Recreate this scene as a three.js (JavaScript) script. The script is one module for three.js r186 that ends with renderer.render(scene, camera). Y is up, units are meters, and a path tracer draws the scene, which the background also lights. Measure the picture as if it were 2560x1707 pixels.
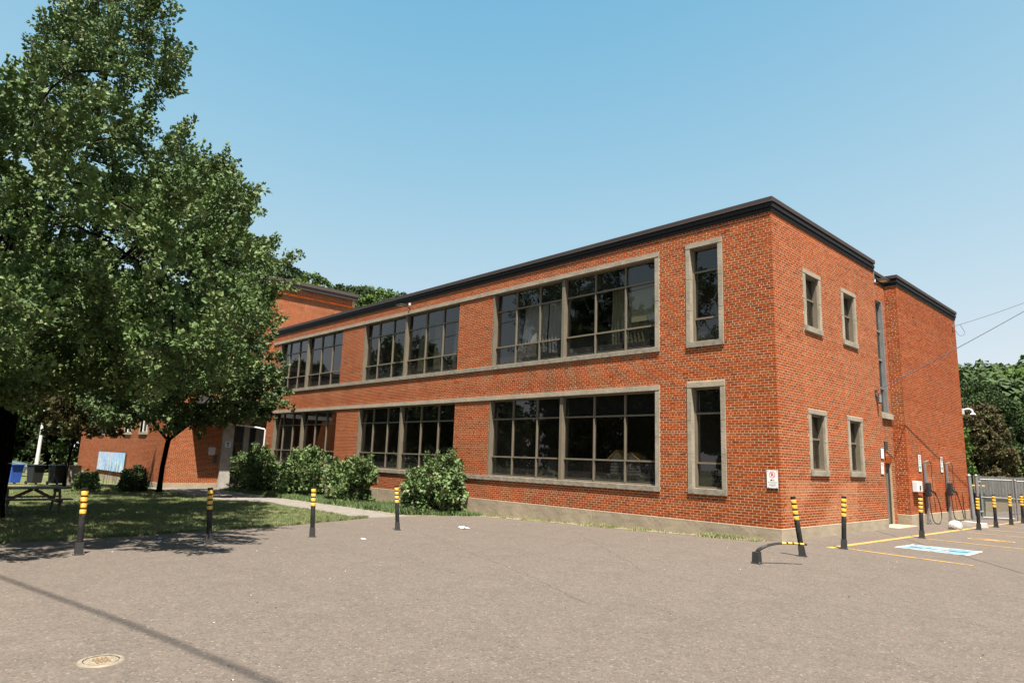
import * as THREE from 'three';
import { mergeGeometries, mergeVertices } from 'three/addons/utils/BufferGeometryUtils.js';
import { RoundedBoxGeometry } from 'three/addons/geometries/RoundedBoxGeometry.js';

// ------------------------------------------------------------------ camera, sky, sun, exposure
const scene = new THREE.Scene();
const camera = new THREE.PerspectiveCamera(54.31, 1024 / 682, 0.1, 3000);
camera.position.set(7.641, 1.75, 16.354);
camera.quaternion.setFromRotationMatrix(new THREE.Matrix4().makeBasis(
  new THREE.Vector3(0.68638, 0.03484, -0.72641),
  new THREE.Vector3(0.10360, 0.98398, 0.14509),
  new THREE.Vector3(0.71983, -0.17485, 0.67177)));
scene.add(camera);

const EXPOSURE = 3.2;
const SUN = new THREE.Vector3(0.311, 0.927, 0.210).normalize();
{ // clear summer sky: deep blue away from the sun, pale towards the horizon
  const W = 512, H = 256, d = new Float32Array(W * H * 4), v = new THREE.Vector3();
  for (let j = 0; j < H; j++) for (let i = 0; i < W; i++) {
    const phi = (i + 0.5) / W * 2 * Math.PI, th = (j + 0.5) / H * Math.PI - Math.PI / 2;
    v.set(-Math.cos(th) * Math.cos(phi), Math.sin(th), -Math.cos(th) * Math.sin(phi));
    const el = Math.max(0, v.y), c = v.dot(SUN), hz = Math.hypot(v.x, v.z) || 1, hs = Math.hypot(SUN.x, SUN.z);
    const side = Math.min(0.6, 1 + (v.x * SUN.x + v.z * SUN.z) / (hz * hs)) * Math.min(1, hz * 1.4), glow = Math.pow(Math.max(0, c), 14);
    const r = (0.917 * Math.exp(-2.51 * el) + 0.20 * side + 1.1 * glow) / EXPOSURE;
    const g = (0.877 * Math.exp(-0.964 * el) + 0.12 * side + 1.0 * glow) / EXPOSURE;
    const b = (0.903 * Math.exp(-0.378 * el) + 0.07 * side + 0.9 * glow) / EXPOSURE;
    const k = (j * W + i) * 4;
    d[k] = r; d[k + 1] = g; d[k + 2] = b; d[k + 3] = 1;
  }
  const t = new THREE.DataTexture(d, W, H, THREE.RGBAFormat, THREE.FloatType);
  t.mapping = THREE.EquirectangularReflectionMapping; t.magFilter = t.minFilter = THREE.LinearFilter; t.needsUpdate = true;
  scene.background = t; scene.environment = t;
}
const sun = new THREE.DirectionalLight(new THREE.Color(1, 0.94, 0.84), 5);
sun.position.copy(SUN).multiplyScalar(90).add(new THREE.Vector3(-10, 0, 0)); sun.target.position.set(-10, 0, 0);
sun.castShadow = true; sun.shadow.mapSize.set(4096, 4096); sun.shadow.bias = -0.0004;
Object.assign(sun.shadow.camera, { left: -70, right: 70, top: 70, bottom: -70, near: 1, far: 220 });
scene.add(sun, sun.target);

const renderer = new THREE.WebGLRenderer({ antialias: true });
renderer.setSize(1024, 682); renderer.shadowMap.enabled = true;
renderer.toneMapping = THREE.LinearToneMapping; renderer.toneMappingExposure = EXPOSURE;

// ------------------------------------------------------------------ helpers
function rng(seed) { let a = seed >>> 0; return () => { a = (a + 0x6D2B79F5) | 0; let t = Math.imul(a ^ (a >>> 15), 1 | a); t = (t + Math.imul(t ^ (t >>> 7), 61 | t)) ^ t; return ((t ^ (t >>> 14)) >>> 0) / 4294967296; }; }
const V = (x, y, z) => new THREE.Vector3(x, y, z);
const C = (r, g, b) => new THREE.Color().setRGB(r, g, b);
const used = {};
function numbered(n) { if (!(n in used)) { used[n] = 0; return n; } used[n]++; return n + '_' + String(used[n]).padStart(3, '0'); }
function shade(o) { o.traverse(m => { if (m.isMesh) { m.castShadow = true; m.receiveShadow = true; } }); return o; }
function tag(o, label, category, group, kind) { if (label) o.userData.label = label; if (category) o.userData.category = category; if (group) o.userData.group = group; if (kind) o.userData.kind = kind; return o; }
function thing(name, label, category, pos = [0, 0, 0], turn = 0, group) {
  const o = new THREE.Group(); o.name = numbered(name); o.position.set(...pos); o.rotation.y = turn; scene.add(o);
  return tag(o, label, category, group);
}
function part(name, geo, mat, parent) { const m = new THREE.Mesh(Array.isArray(geo) ? merge(geo) : geo, mat); m.name = name; m.castShadow = m.receiveShadow = true; (parent || scene).add(m); return m; }
function solo(name, geo, mat, label, category, group) { return tag(part(numbered(name), geo, mat, scene), label, category, group); }
function struct(name, geo, mat) { const m = part(numbered(name), geo, mat, scene); m.userData.kind = 'structure'; return m; }
function merge(list) {
  const l = list.map(g => { let q = g.index ? g.toNonIndexed() : g; for (const k of Object.keys(q.attributes)) if (!['position', 'normal', 'uv', 'color'].includes(k)) q.deleteAttribute(k); return q; });
  const hasUv = l.every(g => g.attributes.uv), hasC = l.every(g => g.attributes.color);
  for (const g of l) { if (!hasUv) g.deleteAttribute('uv'); if (!hasC) g.deleteAttribute('color'); }
  return l.length > 1 ? mergeGeometries(l) : l[0];
}
// uv in metres by the way each face points
function uvm(g, s = 1) {
  if (g.index) g = g.toNonIndexed();
  const p = g.attributes.position, uv = new Float32Array(p.count * 2), a = V(), b = V(), c = V();
  for (let i = 0; i < p.count; i += 3) {
    a.fromBufferAttribute(p, i); b.fromBufferAttribute(p, i + 1); c.fromBufferAttribute(p, i + 2);
    const n = b.clone().sub(a).cross(c.clone().sub(a)); const ax = Math.abs(n.x), ay = Math.abs(n.y), az = Math.abs(n.z);
    [a, b, c].forEach((q, k) => { const [u, w] = ay >= ax && ay >= az ? [q.x, q.z] : ax >= az ? [q.z, q.y] : [q.x, q.y]; uv[(i + k) * 2] = u * s; uv[(i + k) * 2 + 1] = w * s; });
  }
  g.setAttribute('uv', new THREE.BufferAttribute(uv, 2)); return g;
}
const box = (x0, x1, y0, y1, z0, z1) => uvm(new THREE.BoxGeometry(Math.abs(x1 - x0), Math.abs(y1 - y0), Math.abs(z1 - z0)).translate((x0 + x1) / 2, (y0 + y1) / 2, (z0 + z1) / 2));
const rbox = (x0, x1, y0, y1, z0, z1, r = 0.01, seg = 1) => uvm(new RoundedBoxGeometry(Math.abs(x1 - x0), Math.abs(y1 - y0), Math.abs(z1 - z0), seg, r).translate((x0 + x1) / 2, (y0 + y1) / 2, (z0 + z1) / 2));
const cyl = (r0, r1, h, x, y, z, n = 12) => new THREE.CylinderGeometry(r1, r0, h, n).translate(x, y + h / 2, z);
function tube(pts, r, n = 6, seg) { return new THREE.TubeGeometry(new THREE.CatmullRomCurve3(pts.map(p => Array.isArray(p) ? V(...p) : p)), seg || pts.length * 6, r, n); }
function bar(a, b, r, n = 6) { a = Array.isArray(a) ? V(...a) : a; b = Array.isArray(b) ? V(...b) : b; return new THREE.TubeGeometry(new THREE.LineCurve3(a, b), 1, r, n); }
function beam(a, b, w, h) { // square bar from a to b
  a = V(...a); b = V(...b); const l = a.distanceTo(b), g = new THREE.BoxGeometry(w, h, l);
  g.applyQuaternion(new THREE.Quaternion().setFromRotationMatrix(new THREE.Matrix4().lookAt(b, a, Math.abs(b.y - a.y) > 0.95 * l ? V(1, 0, 0) : V(0, 1, 0))));
  return uvm(g.translate((a.x + b.x) / 2, (a.y + b.y) / 2, (a.z + b.z) / 2));
}
// ------------------------------------------------------------------ noise and textures
const perm = (() => { const r = rng(7), p = Array.from({ length: 256 }, (_, i) => i); for (let i = 255; i > 0; i--) { const j = Math.floor(r() * (i + 1)); [p[i], p[j]] = [p[j], p[i]]; } return p.concat(p); })();
function vnoise(x, y, z = 0, per = 0) {
  const w = n => per ? ((n % per) + per) % per : n & 255;
  const xi = Math.floor(x), yi = Math.floor(y), zi = Math.floor(z), f = t => t * t * (3 - 2 * t);
  const u = f(x - xi), v = f(y - yi), q = f(z - zi);
  const h = (a, b, c) => perm[perm[perm[w(a) & 255] + (w(b) & 255)] + (c & 255)] / 255;
  const l = (a, b, t) => a + (b - a) * t;
  return l(l(l(h(xi, yi, zi), h(xi + 1, yi, zi), u), l(h(xi, yi + 1, zi), h(xi + 1, yi + 1, zi), u), v), l(l(h(xi, yi, zi + 1), h(xi + 1, yi, zi + 1), u), l(h(xi, yi + 1, zi + 1), h(xi + 1, yi + 1, zi + 1), u), v), q);
}
const fbm = (x, y, z = 0, o = 4) => { let s = 0, a = 0.5, t = 0; for (let i = 0; i < o; i++) { s += a * vnoise(x, y, z + i * 17); t += a; a *= 0.5; x *= 2; y *= 2; z *= 2; } return s / t; };
const tfbm = (u, v, f, o = 4) => { let s = 0, a = 0.5, t = 0; for (let i = 0; i < o; i++) { s += a * vnoise(u * f, v * f, i * 17, f); t += a; a *= 0.5; f *= 2; } return s / t; };
// fn(u, v) gives linear rgb in 0..1
const enc = x => Math.round(255 * Math.min(1, Math.max(0, x <= 0.0031308 ? x * 12.92 : 1.055 * Math.pow(x, 1 / 2.4) - 0.055)));
function tex(size, fn, metres = 1, srgb = true) {
  const d = new Uint8Array(size * size * 4);
  for (let j = 0; j < size; j++) for (let i = 0; i < size; i++) { const c = fn(i / size, j / size), k = (j * size + i) * 4; for (let q = 0; q < 3; q++) d[k + q] = srgb ? enc(c[q]) : Math.round(255 * Math.min(1, Math.max(0, c[q]))); d[k + 3] = 255; }
  const t = new THREE.DataTexture(d, size, size, THREE.RGBAFormat); t.wrapS = t.wrapT = THREE.RepeatWrapping; t.magFilter = THREE.LinearFilter; t.minFilter = THREE.LinearMipmapLinearFilter; t.generateMipmaps = true;
  if (srgb) t.colorSpace = THREE.SRGBColorSpace; t.repeat.set(1 / metres, 1 / metres); t.needsUpdate = true; return t;
}
const grey = f => (u, v) => { const x = f(u, v); return [x, x, x]; };
const mix = (a, b, t) => a.map((x, i) => x + (b[i] - x) * t);
function canvasTex(w, h, draw) { const c = document.createElement('canvas'); c.width = w; c.height = h; draw(c.getContext('2d'), w, h); const t = new THREE.CanvasTexture(c); t.colorSpace = THREE.SRGBColorSpace; t.magFilter = THREE.LinearFilter; return t; }
const std = (o) => new THREE.MeshStandardMaterial(o);
// ------------------------------------------------------------------ materials
const M = {};
{
  const r = rng(3), spk = new Float32Array(512 * 512).map(() => r());
  const at = (u, v) => spk[(Math.floor(v * 512) % 512) * 512 + Math.floor(u * 512) % 512];
  const asph = (u, v) => { const n = tfbm(u, v, 8, 5), s = at(u, v), big = tfbm(u, v, 40, 2); let k = 0.62 + 0.12 * (n - 0.5) + 0.14 * (big - 0.5) + 0.3 * (s - 0.5); const m = at(Math.floor(u * 150) / 150 + 0.37, Math.floor(v * 150) / 150 + 0.11), q = at(Math.floor(u * 64) / 64 + 0.71, Math.floor(v * 64) / 64 + 0.53); k += 0.2 * (m - 0.5) + 0.1 * (q - 0.5); if (m > 0.975) k += 0.4; if (s > 0.985) k += 0.5; if (m < 0.02 || s < 0.02) k -= 0.2; return [0.94 * k, 0.728 * k, 0.58 * k]; };
  M.asphalt = std({ map: tex(512, asph, 2.6), color: C(0.139, 0.137, 0.135), roughness: 0.92, vertexColors: true, bumpMap: tex(512, grey((u, v) => 0.4 * at(u, v) + 0.6 * tfbm(u, v, 32, 3)), 2.6, false), bumpScale: 0.006 });
  M.path = std({ map: tex(256, (u, v) => { const k = 0.72 + 0.5 * (tfbm(u, v, 12, 5) - 0.5) + 0.2 * (at(u, v) - 0.5); return [0.95 * k, 0.88 * k, 0.80 * k]; }, 2), color: C(0.20, 0.19, 0.175), roughness: 0.95 });
  M.concrete = std({ map: tex(512, (u, v) => { const k = 0.74 + 0.55 * (tfbm(u, v, 4, 6) - 0.5) + 0.08 * (at(u, v) - 0.5), st = Math.max(0, tfbm(u, v, 3, 3) - 0.55) * 1.3; return [0.92 * k - st * 0.18, 0.85 * k - st * 0.14, 0.72 * k - st * 0.12]; }, 3.1), color: C(0.42, 0.365, 0.30), roughness: 0.95, bumpMap: tex(256, grey((u, v) => tfbm(u, v, 8, 5)), 1.3, false), bumpScale: 0.01 });
  M.stone = std({ map: tex(512, (u, v) => { const k = 0.72 + 0.5 * (tfbm(u, v, 6, 6) - 0.5) + 0.1 * (at(u, v) - 0.5); return [0.95 * k, 0.92 * k, 0.86 * k]; }, 1.7), color: C(0.355, 0.312, 0.25), roughness: 0.95, bumpMap: tex(256, grey((u, v) => tfbm(u, v, 16, 4)), 0.8, false), bumpScale: 0.004 });
  M.stoneDirty = M.stone.clone(); M.stoneDirty.map = tex(512, (u, v) => { const k = 0.64 + 0.5 * (tfbm(u, v, 5, 6) - 0.5), st = Math.max(0, tfbm(u, v, 9, 4) - 0.5) * 1.9; return [0.95 * k - st * 0.36, 0.93 * k - st * 0.35, 0.88 * k - st * 0.33]; }, 1.3);
  M.mortar = std({ map: tex(256, (u, v) => { const k = 0.8 + 0.4 * (tfbm(u, v, 8, 5) - 0.5); return [0.97 * k, 0.90 * k, 0.80 * k]; }, 2.2), color: C(0.52, 0.405, 0.28), roughness: 1 });
  const bgrain = tex(128, (u, v) => { const k = 0.86 + 0.3 * (tfbm(u, v, 6, 4) - 0.5) + 0.16 * (at(u, v) - 0.5); return [k, k, k]; });
  M.brick = new THREE.MeshPhysicalMaterial({ map: bgrain, color: C(1, 1, 1), roughness: 0.95, specularIntensity: 0.25 });
  M.bgrain = bgrain;
  M.fascia = new THREE.MeshPhysicalMaterial({ map: tex(256, (u, v) => { const k = 0.85 + 0.2 * (tfbm(u, v, 3, 4) - 0.5); return [k, k * 0.94, k * 0.93]; }, 2.5), color: C(0.052, 0.040, 0.036), roughness: 0.6, specularIntensity: 0.5 });
  M.flashing = new THREE.MeshPhysicalMaterial({ color: C(0.013, 0.011, 0.011), roughness: 0.6, specularIntensity: 0.4 });
  M.roof = std({ color: C(0.10, 0.10, 0.10), roughness: 1 });
  M.frame = std({ map: tex(256, (u, v) => { const k = 0.85 + 0.3 * (tfbm(u, v, 5, 4) - 0.5); return [k, 0.93 * k, 0.82 * k]; }, 1.1), color: C(0.165, 0.145, 0.115), roughness: 0.6, metalness: 0.1 });
  M.frameDark = std({ color: C(0.055, 0.05, 0.045), roughness: 0.5, metalness: 0.2 });
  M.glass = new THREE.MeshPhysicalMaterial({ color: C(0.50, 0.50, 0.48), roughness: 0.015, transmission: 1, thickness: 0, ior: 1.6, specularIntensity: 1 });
  M.screen = std({ color: C(0.10, 0.092, 0.088), roughness: 0.95, transparent: true, opacity: 0.68 });
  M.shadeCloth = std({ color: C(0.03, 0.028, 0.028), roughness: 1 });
  M.interior = std({ color: C(0.34, 0.33, 0.30), roughness: 0.9 });
  M.interiorFloor = std({ color: C(0.17, 0.15, 0.12), roughness: 0.8 });
  M.black = std({ color: C(0.012, 0.012, 0.013), roughness: 0.55 });
  M.post = new THREE.MeshPhysicalMaterial({ specularIntensity: 0.35, map: tex(256, (u, v) => { const n = tfbm(u, v * 0.4, 8, 5), w = Math.max(0, n - 0.6) * 4; return mix([0.014, 0.013, 0.013], [0.07, 0.066, 0.06], Math.min(1, w)); }, 0.9), roughness: 0.7 });
  M.rubber = new THREE.MeshPhysicalMaterial({ specularIntensity: 0.5, map: tex(128, (u, v) => { const k = 0.75 + 0.6 * (tfbm(u, v, 6, 4) - 0.5); return [k, k, k]; }, 0.3), color: C(0.034, 0.032, 0.030), roughness: 0.7 });
  M.yellow = std({ map: tex(128, (u, v) => { const k = 0.9 + 0.25 * (tfbm(u, v, 6, 4) - 0.5); return [k, k, k]; }, 0.25), color: C(0.55, 0.30, 0.035), roughness: 0.45 });
  M.galv = std({ map: tex(128, (u, v) => { const k = 0.8 + 0.4 * (tfbm(u, v, 8, 4) - 0.5); return [k, k, k]; }, 0.6), color: C(0.27, 0.265, 0.26), roughness: 0.5, metalness: 0.45 });
  M.white = std({ color: C(0.55, 0.54, 0.52), roughness: 0.6 });
  M.door = std({ color: C(0.12, 0.10, 0.085), roughness: 0.6 });
  const wear = (c) => (u, v) => { const k = tfbm(u, v, 10, 5), w = Math.max(0, k - 0.57) * 4.5; return mix(c, [0.10, 0.085, 0.072], Math.min(0.8, w)); };
  M.paintYellow = std({ map: tex(256, wear([0.34, 0.20, 0.04]), 1.1), roughness: 0.85 });
  M.paintWhite = std({ map: tex(256, wear([0.40, 0.38, 0.35]), 1.3), roughness: 0.85 });
  M.paintBlue = std({ map: tex(256, wear([0.085, 0.20, 0.28]), 1.2), roughness: 0.85 });
  const barkf = (a, b) => (u, v) => { const n = tfbm(u + 0.05 * tfbm(u, v, 4, 3), v * 0.25, 16, 5), k = Math.pow(Math.abs(n - 0.5) * 2, 0.6); return mix(a, b, k); };
  M.bark = std({ map: tex(256, barkf([0.085, 0.07, 0.055], [0.34, 0.285, 0.22]), 0.9), roughness: 1, bumpMap: tex(256, grey((u, v) => Math.pow(Math.abs(tfbm(u, v * 0.25, 16, 5) - 0.5) * 2, 0.6)), 0.9, false), bumpScale: 0.05 });
  M.barkDark = std({ map: M.bark.map, color: C(0.55, 0.53, 0.5), roughness: 1 });
  M.wood = std({ map: tex(256, (u, v) => { const n = tfbm(u, v * 0.08, 16, 4); return mix([0.06, 0.042, 0.028], [0.15, 0.11, 0.075], n); }, 0.7), roughness: 0.9 });
  M.greyWood = std({ map: tex(256, (u, v) => { const n = tfbm(u * 1, v * 0.08, 16, 4); return mix([0.10, 0.096, 0.092], [0.24, 0.228, 0.218], n); }, 0.6), roughness: 1 });
  M.lawn = std({ map: tex(512, (u, v) => { const n = tfbm(u, v, 9, 5), s = at(u, v); return mix(mix([0.055, 0.075, 0.020], [0.13, 0.115, 0.050], Math.min(1, Math.max(0, (n - 0.32) * 2.4))), [0.035, 0.05, 0.014], s * 0.45); }, 3.4), roughness: 1, vertexColors: true, bumpMap: tex(256, grey((u, v) => tfbm(u, v, 48, 3)), 1.2, false), bumpScale: 0.03 });
  M.soil = std({ map: tex(256, (u, v) => { const n = tfbm(u, v, 12, 5); return mix([0.09, 0.075, 0.05], [0.24, 0.20, 0.13], n); }, 1.7), roughness: 1 });
  const leafMat = (rough, tr, sp = 1) => new THREE.MeshPhysicalMaterial({ color: C(1, 1, 1), roughness: rough, specularIntensity: sp, transmission: tr, thickness: 0, ior: 1.4, side: THREE.DoubleSide });
  M.leaf = leafMat(0.55, 0.24, 0.55); M.leafDull = leafMat(0.8, 0.2, 0.35);
  M.grass = std({ color: C(1, 1, 1), roughness: 0.9, side: THREE.DoubleSide });
}
// ------------------------------------------------------------------ ground
const GX = [-300, -100, -53, -32, -12, -6, 0, 400], GY = [-1.2, -0.85, -0.59, -0.42, -0.29, -0.15, 0, 0];
function gy(x) { let i = 0; while (i < GX.length - 2 && x > GX[i + 1]) i++; return GY[i] + (GY[i + 1] - GY[i]) * (x - GX[i]) / (GX[i + 1] - GX[i]); }
const EDGE = [[-0.4, -10.4], [0.6, -10.7], [1.1, -10.84], [1.9, -11.75], [3, -11.85], [4.22, -11.9], [5.53, -11.25], [8.08, -10.16], [9.69, -9.84], [11.89, -9.38], [14.3, -9.08], [20, -8.9], [60, -8.9]];
function edgeX(z) { let i = 0; while (i < EDGE.length - 2 && z > EDGE[i + 1][0]) i++; const [a, b] = [EDGE[i], EDGE[i + 1]]; return a[1] + (b[1] - a[1]) * (z - a[0]) / (b[0] - a[0]); }
const wob = z => 0.07 * (fbm(z * 1.7, 3.3) - 0.5) + 0.05 * (fbm(z * 6, 8.8) - 0.5);
function gridSheet(xs, zs, dy, left, tone, hf = gy) { // a sheet over the ground; left(z) cuts its low-x side
  const pos = [], uv = [], col = [], idx = [], nx = xs.length;
  for (const z of zs) for (const x0 of xs) { const l = left ? left(z) : -1e9, x = Math.max(x0, l); pos.push(x, hf(x, z) + dy, z); uv.push(x, z); const t = tone ? tone(x, z) : [1, 1, 1]; col.push(...t); }
  for (let j = 0; j < zs.length - 1; j++) for (let i = 0; i < nx - 1; i++) {
    const a = j * nx + i, b = a + 1, c = a + nx, e = c + 1;
    if (pos[b * 3] - pos[a * 3] < 1e-6 && pos[e * 3] - pos[c * 3] < 1e-6) continue;
    idx.push(a, c, b, b, c, e);
  }
  const g = new THREE.BufferGeometry(); g.setAttribute('position', new THREE.Float32BufferAttribute(pos, 3)); g.setAttribute('uv', new THREE.Float32BufferAttribute(uv, 2)); g.setAttribute('color', new THREE.Float32BufferAttribute(col, 3)); g.setIndex(idx); g.computeVertexNormals(); return g;
}
function polySheet(pts, dy, rough = 0) { // polygon in x, z laid on the ground, cut at the knots of its slope
  const out = [];
  const clip = (poly, inside, cut) => { const r = []; for (let i = 0; i < poly.length; i++) { const a = poly[i], b = poly[(i + 1) % poly.length], ia = inside(a), ib = inside(b); if (ia) r.push(a); if (ia !== ib) r.push(cut(a, b)); } return r; };
  for (let k = 0; k < GX.length - 1; k++) {
    const [x0, x1] = [GX[k], GX[k + 1]], at = X => (a, b) => { const t = (X - a[0]) / (b[0] - a[0]); return [X, a[1] + (b[1] - a[1]) * t]; };
    let p = clip(pts, q => q[0] >= x0, at(x0)); if (p.length > 2) p = clip(p, q => q[0] <= x1, at(x1)); if (p.length < 3) continue;
    const v2 = p.map(q => new THREE.Vector2(q[0], q[1])); const tri = THREE.ShapeUtils.triangulateShape(v2, []);
    const pos = [], uv = []; for (const t of tri) { const o = [t[0], t[1], t[2]]; const A = v2[o[0]], B = v2[o[1]], D = v2[o[2]]; const cr = (B.x - A.x) * (D.y - A.y) - (B.y - A.y) * (D.x - A.x); if (cr > 0) o.reverse(); for (const i of o) { pos.push(p[i][0], gy(p[i][0]) + dy, p[i][1]); uv.push(p[i][0], p[i][1]); } }
    const g = new THREE.BufferGeometry(); g.setAttribute('position', new THREE.Float32BufferAttribute(pos, 3)); g.setAttribute('uv', new THREE.Float32BufferAttribute(uv, 2)); g.computeVertexNormals(); out.push(g);
  }
  return merge(out);
}
const steps = (a, b, s) => { const r = []; const n = Math.max(1, Math.round((b - a) / s)); for (let i = 0; i <= n; i++) r.push(a + (b - a) * i / n); return r; };
{
  const flat = x => [1, 1, 1];
  struct('ground', gridSheet([...GX], steps(-400, 400, 100), -0.05, null, flat), M.lawn);
  // asphalt with old patches, damp-cured bays and worn streaks
  const tone = (x, z) => {
    const a = fbm(x * 0.16 + 5, z * 0.16, 1, 4), b = fbm(x * 0.9, z * 0.9, 4, 3), c = fbm((x * 0.8 + z * 0.6) * 0.35, (z * 0.8 - x * 0.6) * 2.2, 9, 3);
    const k = 1 + 0.13 * (a - 0.5) + 0.05 * (b - 0.5) + 0.03 * (c - 0.5); return [k, k * (1 - 0.02 * (a - 0.5)), k * (1 - 0.05 * (a - 0.5))];
  };
  const xsA = [...steps(-12, -6, 0.4), ...steps(-6, 0, 0.4).slice(1), ...steps(0, 16, 0.4).slice(1), ...steps(16, 60, 4).slice(1)];
  const A = gridSheet(xsA, [...steps(0.0, 20, 0.4), ...steps(20, 60, 4).slice(1)], 0.008, z => edgeX(z) + wob(z), tone);
  const B = gridSheet([...steps(-0.6, 0, 0.3), ...steps(0, 16, 0.4).slice(1), ...steps(16, 60, 4).slice(1)], [...steps(-60, -20, 2), ...steps(-20, 0, 0.4).slice(1)], 0.008, null, tone);
  struct('parking_lot', [A, B], M.asphalt);
  const lt = (x, z) => { const a = fbm(x * 0.4, z * 0.4, 2, 4); const d = Math.min(1, Math.max(0, (a - 0.42) * 4)); return [0.8 + 0.55 * d, 0.9 + 0.28 * d, 0.8 + 0.35 * d]; };
  struct('lawn', gridSheet([...steps(-60, -32, 2), ...steps(-32, -12, 0.5).slice(1), ...steps(-12, -6, 0.5).slice(1)], [...steps(0.2, 18, 0.5), ...steps(18, 46, 4).slice(1)], -0.002, null, lt), M.lawn);
  struct('footpath', polySheet([[-31.2, 0.3], [-30.6, 2.3], [-28.6, 2.45], [-25, 2.62], [-22.3, 2.53], [-18.6, 2.23], [-15.9, 2.37], [-12.9, 2.74], [-11.4, 2.2], [-11.2, 4.6], [-12.9, 4.51], [-16, 4.43], [-19.5, 4.6], [-22, 5.5], [-27, 6.1], [-30, 6.2], [-32.8, 5.6], [-32.8, 4.6], [-32.2, 0.3]], 0.003), M.path);
  struct('planting_bed', polySheet([[-30.6, -0.1], [-30.6, 2.3], [-28.6, 2.45], [-25, 2.62], [-22.3, 2.53], [-18.6, 2.23], [-15.9, 2.37], [-12.9, 2.74], [-11.75, 2.0], [-10.9, 1.2], [-10.4, -0.1]], 0.007), M.soil);
  struct('wall_edge_strip', polySheet([[-10.6, -0.1], [-10.7, 0.62], [-8.5, 0.42], [-6.2, 0.36], [-4.1, 0.42], [-2.2, 0.33], [-0.6, 0.3], [-0.25, -0.1]], 0.014), M.soil);
}
// ------------------------------------------------------------------ brickwork
const COURSE = 0.0687, PITCH = 0.2115, JOINT = 0.0142;
const brickBank = [];   // {m: Matrix4, c: Color, cx, cy, cz} per wall collector
function brickColor(r) {
  const t = r(); let c;
  if (t < 0.62) c = [0.315, 0.052, 0.005]; else if (t < 0.80) c = [0.265, 0.042, 0.005]; else if (t < 0.95) c = [0.345, 0.068, 0.009]; else if (t < 0.993) c = [0.215, 0.034, 0.006]; else c = [0.15, 0.028, 0.008];
  const k = 0.74 + 0.28 * r(), h = 0.9 + 0.2 * r(); return C(c[0] * k, c[1] * k * h, c[2] * k * h);
}
function wallFrame(x, y, z, turn) { return new THREE.Matrix4().makeRotationY(turn).setPosition(x, y, z); }
function wallSlab(frame, u0, u1, y0, y1, holes, thick) {
  const s = new THREE.Shape([[u0, y0], [u1, y0], [u1, y1], [u0, y1]].map(p => new THREE.Vector2(...p)));
  for (const h of holes) s.holes.push(new THREE.Path([[h[0], h[2]], [h[0], h[3]], [h[1], h[3]], [h[1], h[2]]].map(p => new THREE.Vector2(...p))));
  return uvm(new THREE.ExtrudeGeometry(s, { depth: thick, bevelEnabled: false }).translate(0, 0, -thick).applyMatrix4(frame));
}
function layBricks(bank, frame, u0, u1, y0, y1, holes, seed, opt = {}) {
  const r = rng(seed), n = Math.floor((y1 - y0 + 0.02) / COURSE), m = new THREE.Matrix4(), q = new THREE.Quaternion(), e = new THREE.Euler();
  for (let i = 0; i < n; i++) {
    const ya = y0 + i * COURSE + JOINT / 2, yb = ya + COURSE - JOINT, head = i % 7 === 6, p = head ? PITCH / 2 : PITCH;
    let segs = [[u0, u1]];
    for (const h of holes) if (Math.min(yb, h[3]) - Math.max(ya, h[2]) > 0.022) segs = segs.flatMap(([a, b]) => h[1] <= a || h[0] >= b ? [[a, b]] : [[a, h[0]], [h[1], b]].filter(s => s[1] - s[0] > 0.03));
    const off = head ? PITCH / 4 : (i % 2 ? PITCH / 2 : 0), soft = fbm(i * 0.2, seed) * 0.01;
    for (const [a, b] of segs) {
      // cells run from the u1 end so that the near corner bonds cleanly
      let k0 = Math.floor((u1 - b - off) / p), k1 = Math.ceil((u1 - a - off) / p);
      for (let k = k0 - 1; k <= k1; k++) {
        let bu = u1 - off - k * p + 0, au = bu - p; const wob = (r() - 0.5) * 0.006; bu -= JOINT / 2; au += JOINT / 2;
        bu = Math.min(bu + wob, b - 0.003); au = Math.max(au + wob, a + 0.003); const L = bu - au; if (L < 0.03) continue;
        const proud = 0.0016 + (r() - 0.5) * 0.0012 + (r() < 0.01 ? 0.003 : 0), uc = (au + bu) / 2, yc = (ya + yb) / 2 + (r() - 0.5) * 0.003 + soft;
        e.set((r() - 0.5) * 0.022, (r() - 0.5) * 0.006, (r() - 0.5) * 0.008); q.setFromEuler(e);
        m.compose(V(uc, yc, proud - 0.02), q, V(L, COURSE - JOINT + (r() - 0.5) * 0.002, 0.04)); const w = frame.clone().multiply(m);
        const wx = uc * 0.13 + seed, wy = yc * 0.13, batch = 0.78 + 0.44 * fbm(wx * 2, wy * 2.4, 5, 4), c = brickColor(r).multiplyScalar(batch); if (opt.patch) { const k = opt.patch(uc, yc) * (0.5 + 0.5 * r()); if (k > 0) c.lerp(C(0.42, 0.15, 0.065), k); }
        bank.push({ m: w, c, head, full: L > p * 0.9 });
      }
    }
  }
}
const unitBox = new THREE.BoxGeometry(1, 1, 1);
const brickTones = (() => { const r = rng(21); return Array.from({ length: 14 }, () => { const m = M.brick.clone(); m.color = brickColor(r); return m; }); })();
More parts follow.
